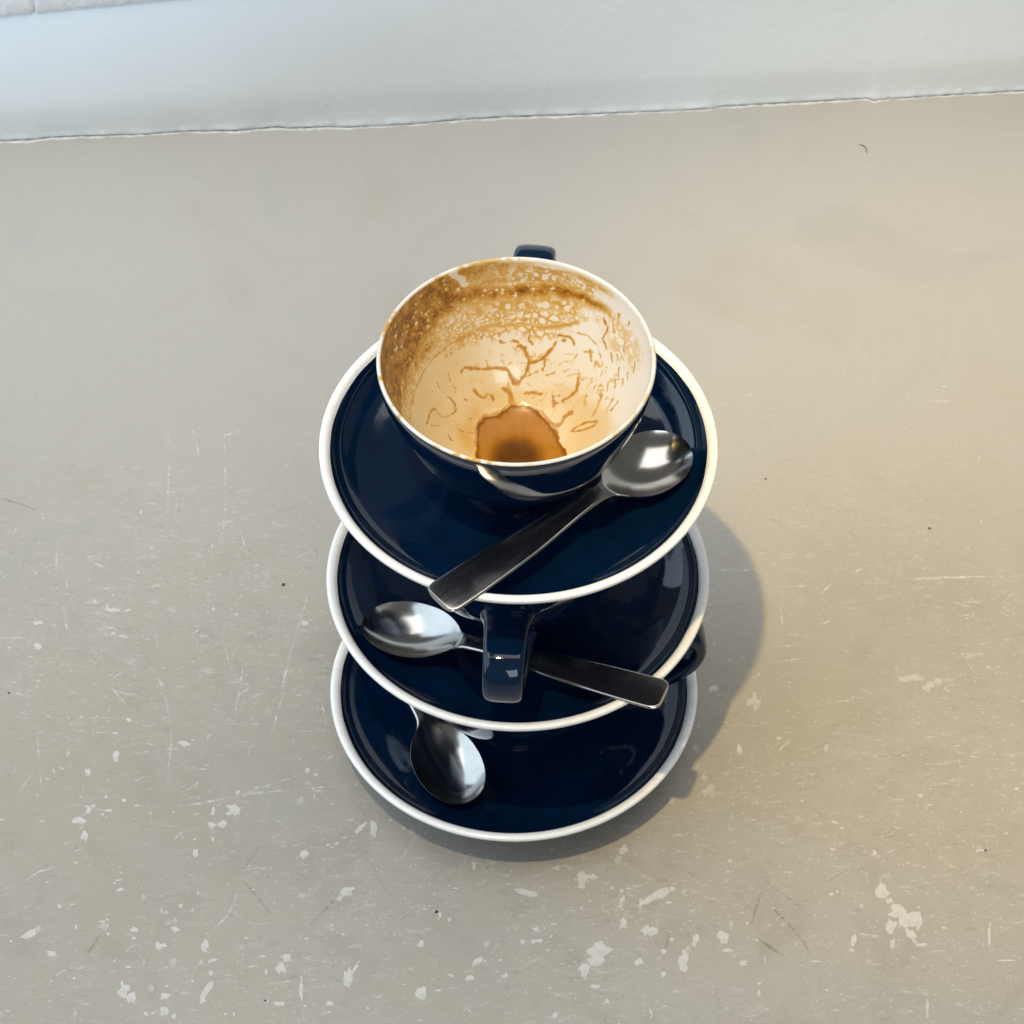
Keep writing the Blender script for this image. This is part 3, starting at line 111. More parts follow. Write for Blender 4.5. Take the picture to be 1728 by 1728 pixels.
def lathe(profile, seg=192):
    """verts, faces of a surface turned about z (profile in mm, r may be 0 at an end)"""
    verts, faces, rows = [], [], []
    for r, z in profile:
        if r < 1e-6:
            rows.append([len(verts)]); verts.append((0, 0, z * MM))
        else:
            row = []
            for k in range(seg):
                a = 2 * math.pi * k / seg
                row.append(len(verts)); verts.append((r * MM * math.cos(a), r * MM * math.sin(a), z * MM))
            rows.append(row)
    for A, B in zip(rows, rows[1:]):
        for k in range(seg):
            k2 = (k + 1) % seg
            if len(A) == 1: faces.append((A[0], B[k2], B[k]))
            elif len(B) == 1: faces.append((A[k], A[k2], B[0]))
            else: faces.append((A[k], A[k2], B[k2], B[k]))
    return verts, faces

def spline(pts, n=6):
    """Catmull-Rom (centripetal) through the points"""
    P = [np.array(p, float) for p in pts]
    out = []
    for i in range(len(P) - 1):
        p1, p2 = P[i], P[i + 1]
        p0 = P[i - 1] if i else 2 * p1 - p2
        p3 = P[i + 2] if i + 2 < len(P) else 2 * p2 - p1
        t0 = 0.0
        t1 = t0 + max(np.linalg.norm(p1 - p0) ** .5, 1e-6)
        t2 = t1 + max(np.linalg.norm(p2 - p1) ** .5, 1e-6)
        t3 = t2 + max(np.linalg.norm(p3 - p2) ** .5, 1e-6)
        for k in range(n):
            t = t1 + (t2 - t1) * k / n
            A1 = (t1 - t) / (t1 - t0) * p0 + (t - t0) / (t1 - t0) * p1
            A2 = (t2 - t) / (t2 - t1) * p1 + (t - t1) / (t2 - t1) * p2
            A3 = (t3 - t) / (t3 - t2) * p2 + (t - t2) / (t3 - t2) * p3
            B1 = (t2 - t) / (t2 - t0) * A1 + (t - t0) / (t2 - t0) * A2
            B2 = (t3 - t) / (t3 - t1) * A2 + (t - t1) / (t3 - t1) * A3
            out.append((t2 - t) / (t2 - t1) * B1 + (t - t1) / (t2 - t1) * B2)
    out.append(P[-1])
    return [tuple(p) for p in out]

class NT:
    """small node-tree writer"""
    def __init__(self, name):
        self.m = bpy.data.materials.new(name)
        self.m.use_nodes = True
        self.t = self.m.node_tree
        self.b = self.t.nodes["Principled BSDF"]
        self.out = self.t.nodes["Material Output"]
    def n(self, kind, **kw):
        nd = self.t.nodes.new(kind)
        for k, v in kw.items(): setattr(nd, k, v)
        return nd
    def l(self, a, b): self.t.links.new(a, b)
    def set(self, **kw):
        for k, v in kw.items():
            self.b.inputs[k.replace('_', ' ')].default_value = v
    def obj(self):
        return self.n('ShaderNodeTexCoord').outputs['Object']
    def noise(self, vec, scale, detail=4, rough=0.55, dist=0.0):
        nd = self.n('ShaderNodeTexNoise')
        nd.inputs['Scale'].default_value = scale
        nd.inputs['Detail'].default_value = detail
        nd.inputs['Roughness'].default_value = rough
        nd.inputs['Distortion'].default_value = dist
        self.l(vec, nd.inputs['Vector'])
        return nd.outputs['Fac']
    def ramp(self, fac, stops, interp='LINEAR'):
        nd = self.n('ShaderNodeValToRGB')
        nd.color_ramp.interpolation = interp
        e = nd.color_ramp.elements
        while len(e) < len(stops): e.new(0.5)
        for el, (p, c) in zip(e, stops):
            el.position = p
            el.color = c if len(c) == 4 else (*c, 1)
        self.l(fac, nd.inputs['Fac'])
        return nd.outputs['Color']
    def math(self, op, a, b=None, clamp=False):
        nd = self.n('ShaderNodeMath', operation=op, use_clamp=clamp)
        for i, v in enumerate((a, b)):
            if v is None: continue
            if isinstance(v, (int, float)): nd.inputs[i].default_value = v
            else: self.l(v, nd.inputs[i])
        return nd.outputs[0]
    def maprange(self, v, a, b, c=0.0, d=1.0):
        nd = self.n('ShaderNodeMapRange', interpolation_type='SMOOTHSTEP')
        self.l(v, nd.inputs['Value'])
        for k, x in zip(('From Min', 'From Max', 'To Min', 'To Max'), (a, b, c, d)):
            nd.inputs[k].default_value = x
        return nd.outputs['Result']
    def mix(self, fac, a, b, mode='MIX'):
        nd = self.n('ShaderNodeMix', data_type='RGBA', blend_type=mode)
        if isinstance(fac, (int, float)): nd.inputs[0].default_value = fac
        else: self.l(fac, nd.inputs[0])
        for i, v in ((6, a), (7, b)):
            if isinstance(v, tuple): nd.inputs[i].default_value = v if len(v) == 4 else (*v, 1)
            else: self.l(v, nd.inputs[i])
        return nd.outputs[2]
    def bump(self, h, strength, dist):
        nd = self.n('ShaderNodeBump')
        nd.inputs['Strength'].default_value = strength
        nd.inputs['Distance'].default_value = dist
        self.l(h, nd.inputs['Height'])
        self.l(nd.outputs['Normal'], self.b.inputs['Normal'])
    def attr(self, name):
        return self.n('ShaderNodeAttribute', attribute_name=name).outputs['Fac']

# ------------------------------------------------------------------ materials
def mat_glaze():
    w = NT("navy_glaze")
    c = w.obj()
    n1 = w.noise(c, 60, 3)
    w.l(w.ramp(n1, [(0.3, (0.0008, 0.0078, 0.027)), (0.7, (0.0012, 0.0120, 0.041))]), w.b.inputs['Base Color'])
    n2 = w.noise(c, 900, 2)
    smu = w.noise(c, 48, 5, 0.65, 0.8)
    w.l(w.math('ADD', w.maprange(n2, 0.3, 0.8, 0.03, 0.07), w.maprange(smu, 0.52, 0.70, 0.0, 0.11)), w.b.inputs['Roughness'])    # finger smudges
    w.set(IOR=1.5)
    w.bump(w.noise(c, 130, 2), 0.05, 0.0006)
    return w.m

def mat_white_glaze(name="white_glaze", col=(0.84, 0.85, 0.845)):
    w = NT(name)
    c = w.obj()
    n = w.noise(c, 220, 4)
    w.l(w.mix(w.maprange(n, 0.45, 0.8), (*col, 1), (col[0] * .9, col[1] * .88, col[2] * .84, 1)), w.b.inputs['Base Color'])
    w.set(Roughness=0.16, IOR=1.5)
    w.bump(w.noise(c, 300, 2), 0.05, 0.0005)
    return w.m

def mat_steel():
    w = NT("stainless_steel")
    c = w.obj()
    mp = w.n('ShaderNodeMapping'); w.l(c, mp.inputs['Vector']); mp.inputs['Scale'].default_value = (22, 2200, 2200)
    br = w.noise(mp.outputs[0], 1.0, 4, 0.6)
    sm = w.noise(c, 90, 5, 0.6)
    w.l(w.ramp(sm, [(0.3, (0.44, 0.43, 0.405)), (0.75, (0.56, 0.545, 0.515))]), w.b.inputs['Base Color'])
    w.set(Metallic=1.0)
    w.l(w.math('ADD', w.maprange(br, 0.3, 0.75, 0.14, 0.20), w.maprange(sm, 0.5, 0.8, 0.0, 0.06)), w.b.inputs['Roughness'])
    w.bump(br, 0.02, 0.0001)
    return w.m

def mat_counter():
    w = NT("painted_concrete")
    c = w.obj()
    big = w.noise(c, 5.0, 4, 0.55)
    mid = w.noise(c, 38, 5, 0.6, 0.6)
    col = w.ramp(big, [(0.30, (0.308, 0.286, 0.238)), (0.50, (0.343, 0.321, 0.274)), (0.70, (0.365, 0.346, 0.305))])
    sp0 = w.n('ShaderNodeSeparateXYZ'); w.l(c, sp0.inputs[0])
    near = w.maprange(sp0.outputs[1], 0.20, 0.02, 0.30, 1.0)
    col = w.mix(w.math('MULTIPLY', w.maprange(mid, 0.48, 0.66, 0, 0.45), near), col, (0.290, 0.268, 0.225, 1))
    col = w.mix(w.maprange(sp0.outputs[1], 0.02, 0.26, 0.0, 0.85), col, (0.416, 0.400, 0.368, 1))  # far part painted lighter, standing in for stronger light there
    # short rubbed marks, stretched along the counter
    mp = w.n('ShaderNodeMapping'); w.l(c, mp.inputs['Vector'])
    mp.inputs['Scale'].default_value = (140, 430, 1); mp.inputs['Rotation'].default_value = (0, 0, 0.12)
    st = w.noise(mp.outputs[0], 1.0, 3, 0.6, 1.2)
    area = w.maprange(w.noise(c, 7, 3), 0.42, 0.58)
    sep = w.n('ShaderNodeSeparateXYZ'); w.l(c, sep.inputs[0])
    worn = w.math('MULTIPLY', w.maprange(sep.outputs[1], 0.22, 0.04, 0.12, 1.0), w.math('ADD', w.math('MULTIPLY', area, 0.65), 0.35))
    rub = w.math('MULTIPLY', w.maprange(st, 0.60, 0.70), worn)
    col = w.mix(w.math('MULTIPLY', rub, 0.60), col, (0.50, 0.485, 0.45, 1))
    rubd = w.math('MULTIPLY', w.maprange(st, 0.40, 0.32), worn)
    col = w.mix(w.math('MULTIPLY', rubd, 0.36), col, (0.225, 0.21, 0.175, 1))
    blot = w.noise(c, 13, 4, 0.6, 0.8)
    col = w.mix(w.maprange(blot, 0.52, 0.75, 0, 0.34), col, (0.345, 0.305, 0.240, 1))
    col = w.mix(w.maprange(blot, 0.46, 0.28, 0, 0.30), col, (0.320, 0.320, 0.295, 1))
    fine = w.noise(c, 900, 2)
    col = w.mix(w.maprange(fine, 0.55, 0.8, 0, 0.45), col, (0.25, 0.235, 0.20, 1))
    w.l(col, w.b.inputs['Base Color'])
    w.l(w.maprange(mid, 0.3, 0.7, 0.34, 0.50), w.b.inputs['Roughness'])
    w.b.inputs['IOR'].default_value = 1.4
    spk = w.n('ShaderNodeTexVoronoi'); spk.inputs['Scale'].default_value = 520; w.l(c, spk.inputs['Vector'])
    scc = w.n('ShaderNodeSeparateColor'); w.l(spk.outputs['Color'], scc.inputs[0])
    pale = w.math('MULTIPLY', w.maprange(spk.outputs['Distance'], 0.34, 0.16), w.math('MULTIPLY', w.maprange(scc.outputs[0], 0.80, 0.86), worn))
    col = w.mix(w.math('MULTIPLY', pale, 0.6), col, (0.50, 0.485, 0.45, 1))
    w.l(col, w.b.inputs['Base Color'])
    h = w.math('ADD', w.math('MULTIPLY', w.noise(c, 180, 5, 0.65), 1.0), w.math('MULTIPLY', st, 0.45))
    w.bump(h, 0.34, 0.0007)
    return w.m

def mat_wall(name, col, bumps=0.35):
    w = NT(name)
    c = w.obj()
    a = w.noise(c, 9, 4)
    w.l(w.ramp(a, [(0.3, tuple(x * .95 for x in col)), (0.7, col)]), w.b.inputs['Base Color'])
    w.set(Roughness=0.55, IOR=1.4)
    p = w.noise(c, 150, 4, 0.6)
    v = w.n('ShaderNodeTexVoronoi'); v.inputs['Scale'].default_value = 42; w.l(c, v.inputs['Vector'])
    pit = w.maprange(v.outputs['Distance'], 0.0, 0.10, 1.0, 0.0)
    w.bump(w.math('ADD', p, w.math('MULTIPLY', pit, 0.35)), bumps, 0.0010)
    return w.m

def mat_flat(name, col, rough=0.6, alpha=1.0, var=0.0):
    w = NT(name)
    if var:
        c = w.obj()
        n = w.noise(c, 260, 4)
        w.l(w.mix(w.maprange(n, 0.35, 0.7), (*col, 1), tuple(x * (1 - var) for x in col)), w.b.inputs['Base Color'])
    else:
        w.b.inputs['Base Color'].default_value = (*col, 1)
    w.set(Roughness=rough, IOR=1.4)
    if alpha < 1:
        c = w.obj()
        n = w.noise(c, 420, 3); n2 = w.noise(c, 75, 2)
        w.l(w.math('MULTIPLY', w.maprange(n, 0.32, 0.68, 0.35, 1.0), w.maprange(n2, 0.34, 0.66, alpha * 0.30, alpha)), w.b.inputs['Alpha'])
    return w.m

def mat_coffee_lining():
    """white glaze with dried milk-coffee film, bubble rings and drips (attributes on the mesh)"""
    w = NT("coffee_stained_glaze")
    c = w.obj()
    wob = w.n('ShaderNodeTexNoise'); wob.inputs['Scale'].default_value = 330; wob.inputs['Detail'].default_value = 2
    w.l(c, wob.inputs['Vector'])
    sub = w.n('ShaderNodeVectorMath', operation='SUBTRACT'); w.l(wob.outputs['Color'], sub.inputs[0]); sub.inputs[1].default_value = (.5, .5, .5)
    scl = w.n('ShaderNodeVectorMath', operation='SCALE'); w.l(sub.outputs[0], scl.inputs[0]); scl.inputs['Scale'].default_value = 0.0016
    add = w.n('ShaderNodeVectorMath', operation='ADD'); w.l(c, add.inputs[0]); w.l(scl.outputs[0], add.inputs[1])
    cd = add.outputs[0]
    def vor(scale, feat='DISTANCE_TO_EDGE'):
        v = w.n('ShaderNodeTexVoronoi', feature=feat); v.inputs['Scale'].default_value = scale
        w.l(cd, v.inputs['Vector']); return v
    film, bub, net, streak, tint, pool = (w.attr(a) for a in ('film', 'bubble', 'net', 'streak', 'tint', 'pool'))
    nz = w.noise(cd, 260, 5, 0.65)
    nz2 = w.noise(c, 70, 4, 0.6)
    # broken cell walls left by bursting bubbles: two sizes
    e1 = w.maprange(vor(330).outputs['Distance'], 0.0, 0.24, 1.0, 0.0)
    e2 = w.maprange(vor(600).outputs['Distance'], 0.0, 0.28, 1.0, 0.0)
    sel = w.maprange(nz2, 0.44, 0.56)
    ring = w.math('ADD', w.math('MULTIPLY', e1, w.math('SUBTRACT', 1.0, sel)), w.math('MULTIPLY', e2, sel))
    ring = w.math('MULTIPLY', ring, w.maprange(nz, 0.30, 0.50, 0.35, 1.0))
    # round bubbles in drying foam: tan between pale discs of mixed size
    def discs(scale, lo, hi):
        v = vor(scale, 'F1')
        sc = w.n('ShaderNodeSeparateColor'); w.l(v.outputs['Color'], sc.inputs[0])
        d = w.math('ADD', v.outputs['Distance'], w.math('MULTIPLY', sc.outputs[1], 0.22))
        return w.maprange(d, lo, hi)
    foam = w.math('MULTIPLY', discs(300, 0.40, 0.58), discs(560, 0.34, 0.52))
    foam = w.math('MULTIPLY', foam, w.maprange(nz, 0.30, 0.62, 0.45, 1.0))
    # clear round holes within the film
    f1 = vor(430, 'F1')
    sepc = w.n('ShaderNodeSeparateColor'); w.l(f1.outputs['Color'], sepc.inputs[0])
    hole = w.math('MULTIPLY', w.maprange(f1.outputs['Distance'], 0.42, 0.26), w.maprange(sepc.outputs[0], 0.52, 0.60))
    grain = w.maprange(vor(800, 'F1').outputs['Distance'], 0.15, 0.65, 0.80, 1.12)
    filmn = w.math('MULTIPLY', w.math('MULTIPLY', film, grain), w.math('SUBTRACT', w.maprange(nz, 0.28, 0.72, 0.50, 1.22), w.math('MULTIPLY', hole, 0.60)))
    t = w.math('MAXIMUM', filmn, w.math('MULTIPLY', w.math('MULTIPLY', net, ring), 0.42))
    t = w.math('MAXIMUM', t, w.math('MULTIPLY', bub, w.math('ADD', w.math('MULTIPLY', foam, 0.46), 0.05)))
    t = w.math('MAXIMUM', t, w.math('MULTIPLY', streak, 0.60))
    t = w.math('MAXIMUM', t, pool)
    t = w.math('MAXIMUM', t, w.math('MULTIPLY', tint, w.maprange(nz2, 0.2, 0.8, 0.8, 1.1)), True)
    col = w.ramp(t, [(0.0, (0.67, 0.66, 0.645)), (0.12, (0.59, 0.475, 0.295)), (0.30, (0.50, 0.315, 0.095)),
                     (0.55, (0.385, 0.188, 0.028)), (0.8, (0.27, 0.108, 0.006)), (1.0, (0.16, 0.058, 0.004))])
    w.l(col, w.b.inputs['Base Color'])
    w.l(w.math('SUBTRACT', w.maprange(t, 0.05, 0.6, 0.09, 0.30), w.math('MULTIPLY', pool, 0.06)), w.b.inputs['Roughness'])
    w.set(IOR=1.5)
    w.l(w.math('SUBTRACT', 0.5, w.math('MULTIPLY', pool, 0.42)), w.b.inputs['Specular IOR Level'])
    w.bump(t, 0.25, 0.0004)
    return w.m

def mat_dregs():
    w = NT("coffee_dregs")
    c = w.obj()
    n = w.noise(c, 160, 4)
    w.l(w.ramp(n, [(0.35, (0.07, 0.024, 0.004)), (0.65, (0.12, 0.045, 0.007))]), w.b.inputs['Base Color'])
    w.set(Roughness=0.16, IOR=1.30)
    ln = w.n('ShaderNodeVectorMath', operation='LENGTH'); w.l(c, ln.inputs[0])
    w.l(w.maprange(ln.outputs['Value'], 0.0030, 0.0122, 0.85, 0.0), w.b.inputs['Alpha'])    # thin at its edge
    return w.m

M_GLAZE = mat_glaze()
M_WHITE = mat_white_glaze()
M_STEEL = mat_steel()
M_COUNTER = mat_counter()
M_WALL = mat_wall("white_wall_paint", (0.735, 0.775, 0.785), 0.30)
M_PLASTER = mat_wall("rough_plaster", (0.70, 0.69, 0.66), 1.0)
M_CHIP = mat_flat("bare_chip", (0.52, 0.505, 0.475), 0.75, var=0.12)
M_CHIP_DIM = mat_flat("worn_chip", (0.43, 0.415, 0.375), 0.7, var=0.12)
M_SCR = mat_flat("pale_scratch", (0.60, 0.585, 0.545), 0.7, 0.95)
M_SCRD = mat_flat("dark_scuff", (0.15, 0.135, 0.10), 0.7, 0.26)
M_CAULK = mat_flat("white_caulk", (0.66, 0.66, 0.63), 0.6, var=0.25)
M_CRACK = mat_flat("crack_shade", (0.10, 0.10, 0.09), 0.9)
M_DIRT = mat_flat("dark_speck", (0.035, 0.03, 0.025), 0.8)
M_LINING = mat_coffee_lining()
M_DREGS = mat_dregs()

# ------------------------------------------------------------------ countertop
rng = random.Random(7)
top = empty("countertop", (0, 0, 0))
tag(top, "scuffed beige grey painted concrete counter with white paint chips under the stacked cups", "counter")

CR = [np.array(p) for p in DATA['crack']]
d0 = CR[-1] - CR[0]; d0 = d0 / np.linalg.norm(d0)
CR = [CR[0] - d0 * 520] + CR + [CR[-1] + d0 * 520]
def crack_y(x):
    return float(np.interp(x, [p[0] for p in CR], [p[1] for p in CR]))

# slab: a flat top with rounded front edge (the back runs under the wall)
X0, X1, YF, YB = -0.85, 0.85, -0.52, 0.60
prof = [(YF + 0.010, -0.040), (YF + 0.002, -0.038), (YF, -0.034), (YF, -0.008), (YF + 0.001, -0.004), (YF + 0.004, -0.001), (YF + 0.008, 0.0)]
nx = 40
V, F = [], []
cols = prof + [(y, 0.0) for y in np.linspace(-0.45, YB, 24)]
for i in range(nx + 1):
    x = X0 + (X1 - X0) * i / nx
    for y, z in cols: V.append((x, y, z))
m = len(cols)
for i in range(nx):
    for j in range(m - 1):
        F.append((i * m + j, (i + 1) * m + j, (i + 1) * m + j + 1, i * m + j + 1))
mesh_obj("slab", V, F, M_COUNTER, top)

def chip_mesh(cx, cy, ux, uy, vx, vy, z, r):
    """a ragged flake bed with a thin raised edge"""
    n = r.randint(9, 14)
    pts = []
    for k in range(n):
        a = 2 * math.pi * (k + r.uniform(-.3, .3)) / n
        q = r.uniform(0.78, 1.25) if r.random() > .18 else r.uniform(0.4, 0.65)
        pts.append((math.cos(a) * q, math.sin(a) * q))
    V = [(0, 0, z)]
    for a, b in pts: V.append(((ux * a + vx * b) * MM, (uy * a + vy * b) * MM, z))
    for a, b in pts: V.append(((ux * a + vx * b) * MM * 1.03, (uy * a + vy * b) * MM * 1.03, 0.0))
    F = []
    for k in range(n):
        k2 = (k + 1) % n
        F.append((0, 1 + k, 1 + k2)); F.append((1 + k, 1 + n + k, 1 + n + k2, 1 + k2))
    return V, F

smallV, smallF = [], []
for i, (cx, cy, ux, uy, vx, vy, px) in enumerate(DATA['chips']):
    z = (0.05 + 0.0006 * i) * MM
    r = random.Random(i)
    V, F = chip_mesh(cx, cy, ux, uy, vx, vy, z, r)
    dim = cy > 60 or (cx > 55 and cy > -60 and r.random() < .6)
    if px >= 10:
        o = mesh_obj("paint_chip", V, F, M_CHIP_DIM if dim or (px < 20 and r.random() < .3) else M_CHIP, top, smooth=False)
        o.location = (cx * MM, cy * MM, 0)
    else:
        b = len(smallV)
        smallV += [(x + cx * MM, y + cy * MM, zz) for x, y, zz in V]
        smallF += [tuple(b + q for q in f) for f in F]
# a sprinkle of specks too small to pick apart
for i in range(420):
    x, y = rng.uniform(-230, 230), rng.gauss(-85, 45)
    if abs(y) > 170: continue
    s = rng.choice([.25, .3, .35, .5, .7])
    V, F = chip_mesh(x, y, s * rng.uniform(.7, 1.8), 0, 0, s * rng.uniform(.4, 1.1), (0.03 + 0.00007 * i) * MM, rng)
    b = len(smallV)
    smallV += [(a + x * MM, c + y * MM, zz) for a, c, zz in V]
    smallF += [tuple(b + q for q in f) for f in F]
tag(mesh_obj("chip_specks", smallV, smallF, M_CHIP, top, smooth=False), kind="stuff")

def ribbon(V, F, line, w, z):
    """thin tapering strip along a polyline (mm)"""
    L = spline(line, 5) if len(line) > 2 else [tuple(np.array(line[0]) * (1 - t) + np.array(line[1]) * t) for t in np.linspace(0, 1, 5)]
    n = len(L); b = len(V)
    for k, p in enumerate(L):
        q0, q1 = np.array(L[max(k - 1, 0)]), np.array(L[min(k + 1, n - 1)])
        d = q1 - q0; d = d / (np.linalg.norm(d) + 1e-9)
        s = w * .5 * (0.25 + 0.75 * math.sin(math.pi * (k + .5) / n)) * rng.uniform(.6, 1.3)
        jx = rng.uniform(-.12, .12)
        V.append(((p[0] - d[1] * (s + jx)) * MM, (p[1] + d[0] * (s + jx)) * MM, z))
        V.append(((p[0] + d[1] * (s - jx)) * MM, (p[1] - d[0] * (s - jx)) * MM, z))
    for k in range(n - 1):
        F.append((b + 2 * k, b + 2 * k + 1, b + 2 * k + 3, b + 2 * k + 2))

V, F = [], []
for i, l in enumerate(DATA['scr']):
    ribbon(V, F, l, rng.uniform(.6, 1.25), (0.012 + 0.00008 * i) * MM)
k = 0
while k < 2300:
    x, y = rng.uniform(-260, 260), rng.uniform(-230, 215)
    keep = 1.0 if y < 90 else max(0.0, 1 - (y - 90) / 110) * 0.5
    if x > 60: keep *= 0.62
    elif x > -60 or y < -70: keep *= 0.75
    if rng.random() > keep: continue
    a = rng.gauss(0.05, 0.35) if rng.random() < .66 else rng.uniform(-1.6, 1.6)
    ln = rng.choice([2, 2.5, 3, 4, 5, 7])
    bend = rng.gauss(0, .5)
    dx, dy = math.cos(a) * ln / 2, math.sin(a) * ln / 2
    ribbon(V, F, [(x - dx, y - dy), (x - dy * bend * .5, y + dx * bend * .5), (x + dx, y + dy)], rng.uniform(.3, .8), (0.020 + 0.000009 * k) * MM)
    k += 1
tag(mesh_obj("scratches", V, F, M_SCR, top, smooth=False), kind="stuff")
V, F = [], []
for i, l in enumerate(DATA['dark']):
    ribbon(V, F, l, rng.uniform(.9, 1.7), (0.008 + 0.00003 * i) * MM)
for k in range(130):
    x, y = rng.uniform(-260, 260), rng.uniform(-230, 130)
    a = rng.uniform(-1.6, 1.6); ln = rng.choice([2, 3, 4, 6])
    dx, dy = math.cos(a) * ln / 2, math.sin(a) * ln / 2
    ribbon(V, F, [(x - dx, y - dy), (x - dy * .2, y + dx * .2), (x + dx, y + dy)], rng.uniform(.2, .5), (0.005 + 0.00002 * k) * MM)
tag(mesh_obj("scuffs", V, F, M_SCRD, top, smooth=False), kind="stuff")
V, F = [], []
for i, (x, y, s) in enumerate(DATA['spk']):
    a, b = chip_mesh(x, y, s * .6, 0, 0, s * .5, 0.25 * MM, rng)
    o = len(V); V += [(p + x * MM, q + y * MM, zz) for p, q, zz in a]; F += [tuple(o + q for q in f) for f in b]
tag(mesh_obj("dirt_specks", V, F, M_DIRT, top, smooth=False), kind="stuff")

# one short dark hair on the counter
def tube(path, rad, mat, name, parent=None, seg=8):
    P = [np.array(p, float) for p in path]
    V, F = [], []
    for i, p in enumerate(P):
        d = P[min(i + 1, len(P) - 1)] - P[max(i - 1, 0)]; d = d / np.linalg.norm(d)
        u = np.cross(d, (0, 0, 1.0)); u = u / (np.linalg.norm(u) + 1e-9); v = np.cross(u, d)
        rr = rad * (0.5 + 0.5 * math.sin(math.pi * (i + .5) / len(P)))
        for k in range(seg):
            a = 2 * math.pi * k / seg
            V.append(p + (u * math.cos(a) + v * math.sin(a)) * rr)
    n = len(P)
    for i in range(n - 1):
        for k in range(seg):
            F.append((i * seg + k, i * seg + (k + 1) % seg, (i + 1) * seg + (k + 1) % seg, (i + 1) * seg + k))
    F.append(tuple(range(seg))); F.append(tuple(range((n - 1) * seg, n * seg)))
    return mesh_obj(name, V, F, mat, parent)
hp = spline([(x, y) for x, y in DATA['hair']], 5)
tag(tube([(x * MM, y * MM, 0.00022) for x, y in hp], 0.00020, M_DIRT, "hair"),
    "short curved dark hair lying alone on the counter near the wall", "hair")

# ------------------------------------------------------------------ wall behind, with cracked caulk joint
wall = empty("wall", (0, float(crack_y(0)) * MM, 0))
tag(wall, "low white painted wall behind the counter with cracked joint at its foot", "wall")
W0 = wall.location
yaw = math.atan2(d0[1], d0[0])
nrm = np.array([math.sin(yaw), -math.cos(yaw)])        # towards the camera
TILT = math.tan(math.radians(11.0))
KNEE = 20.0
def wall_pt(x, z, off=0.0):
    """point on the wall's face (mm), off = proud of it"""
    line_y = CR[0][1] + (x - CR[0][0]) * d0[1] / d0[0]
    near = math.exp(-max(z, 0) / 9.0)
    base = line_y * (1 - near) + crack_y(x) * near
    t = z - KNEE
    back = TILT * (math.sqrt(t * t + 30.0) + t) / 2
    return np.array([x + nrm[0] * (off - back), base + 0.15 + nrm[1] * (off - back), z])
xs = np.unique(np.concatenate([np.linspace(-760, 760, 90), np.linspace(-262, 262, 260)]))
zs = [-2, 0, 0.6, 1.2, 2.0, 3.2, 5, 8, 12, 15, 17, 19, 20, 21, 23, 26, 32, 45, 60, 80, 110, 150, 220, 300]
V, F = [], []
for x in xs:
    for z in zs:
        lump = 0.0
        if 0.4 < z < 4:
            lump = 0.55 * math.exp(-((z - 1.6) / 1.2) ** 2) * (0.7 + .45 * math.sin(x * .31) + .3 * math.sin(x * .83 + 1) + rng.uniform(-.3, .5))
        p = wall_pt(x, z, lump)
        V.append(p * MM - np.array(W0))
nz_ = len(zs)
for i in range(len(xs) - 1):
    for j in range(nz_ - 1):
        F.append((i * nz_ + j, (i + 1) * nz_ + j, (i + 1) * nz_ + j + 1, i * nz_ + j + 1))
mesh_obj("face", V, F, M_WALL, wall)
# caulk bead on the counter, in front of the crack
V, F = [], []
sec = [(0.42, 0.0), (0.46, 0.40), (0.75, 0.6), (1.3, 0.62), (1.8, 0.25), (2.1, -0.05)]
xc = np.linspace(-520, 520, 700)
for x in xc:
    y = crack_y(x)
    g = 0.16 * math.sin(x * .9) + 0.12 * math.sin(x * 2.3 + 1) + rng.uniform(-.10, .10)
    wd = 0.66 + 0.20 * math.sin(x * .05 + 1) + 0.16 * math.sin(x * .37) + rng.uniform(-.07, .07)
    if x > 40: wd *= 0.85
    for s, h in sec:
        s2 = 0.42 + (s - 0.42) * wd
        V.append(np.array([x, y - s2 + g * (1 if s < 0.5 else .4), h]) * MM - np.array(W0))
for i in range(len(xc) - 1):
    for j in range(len(sec) - 1):
        F.append((i * 6 + j, i * 6 + j + 1, (i + 1) * 6 + j + 1, (i + 1) * 6 + j))
mesh_obj("caulk_bead", V, F, M_CAULK, wall)
# dark strip painted in as the shade down in the open crack
V, F = [], []
for x in xc:
    y = crack_y(x)
    V.append(np.array([x, y + 1.2, 0.10]) * MM - np.array(W0)); V.append(np.array([x, y - 0.62, 0.10]) * MM - np.array(W0))
for i in range(len(xc) - 1): F.append((2 * i, 2 * i + 1, 2 * i + 3, 2 * i + 2))
mesh_obj("crack_shade", V, F, M_CRACK, wall)
# two plaster blocks standing proud above the painted band, at the upper left
def edge_z(x): return 71.800 + (x - (-237.841)) * 0.05777
def block(x0, x1):
    n = 300; rows = [(0, 0.0), (0.1, 0.8), (0.3, 1.4), (0.8, 1.7), (8, 1.8), (20, 1.8), (60, 1.8), (140, 1.8)]
    V, F = [], []
    for i in range(n + 1):
        x = x0 + (x1 - x0) * i / n
        endf = 1.0 if 0 < i < n else 0.0
        for dz, off in rows:
            jit = 0.35 * math.sin(x * .9) * math.sin(x * .23 + 2) + rng.uniform(-.2, .2) if dz < 2 else 0
            V.append(wall_pt(x, edge_z(x) + dz + jit * .6, off * (1 if endf else .15) + 0.02) * MM - np.array(W0))
    k = len(rows)
    for i in range(n):
        for j in range(k - 1):
            F.append((i * k + j, (i + 1) * k + j, (i + 1) * k + j + 1, i * k + j + 1))
    return mesh_obj("plaster_block", V, F, M_PLASTER, wall)
block(-620, -221.65 - 0.12); block(-221.65 + 0.12, -20)

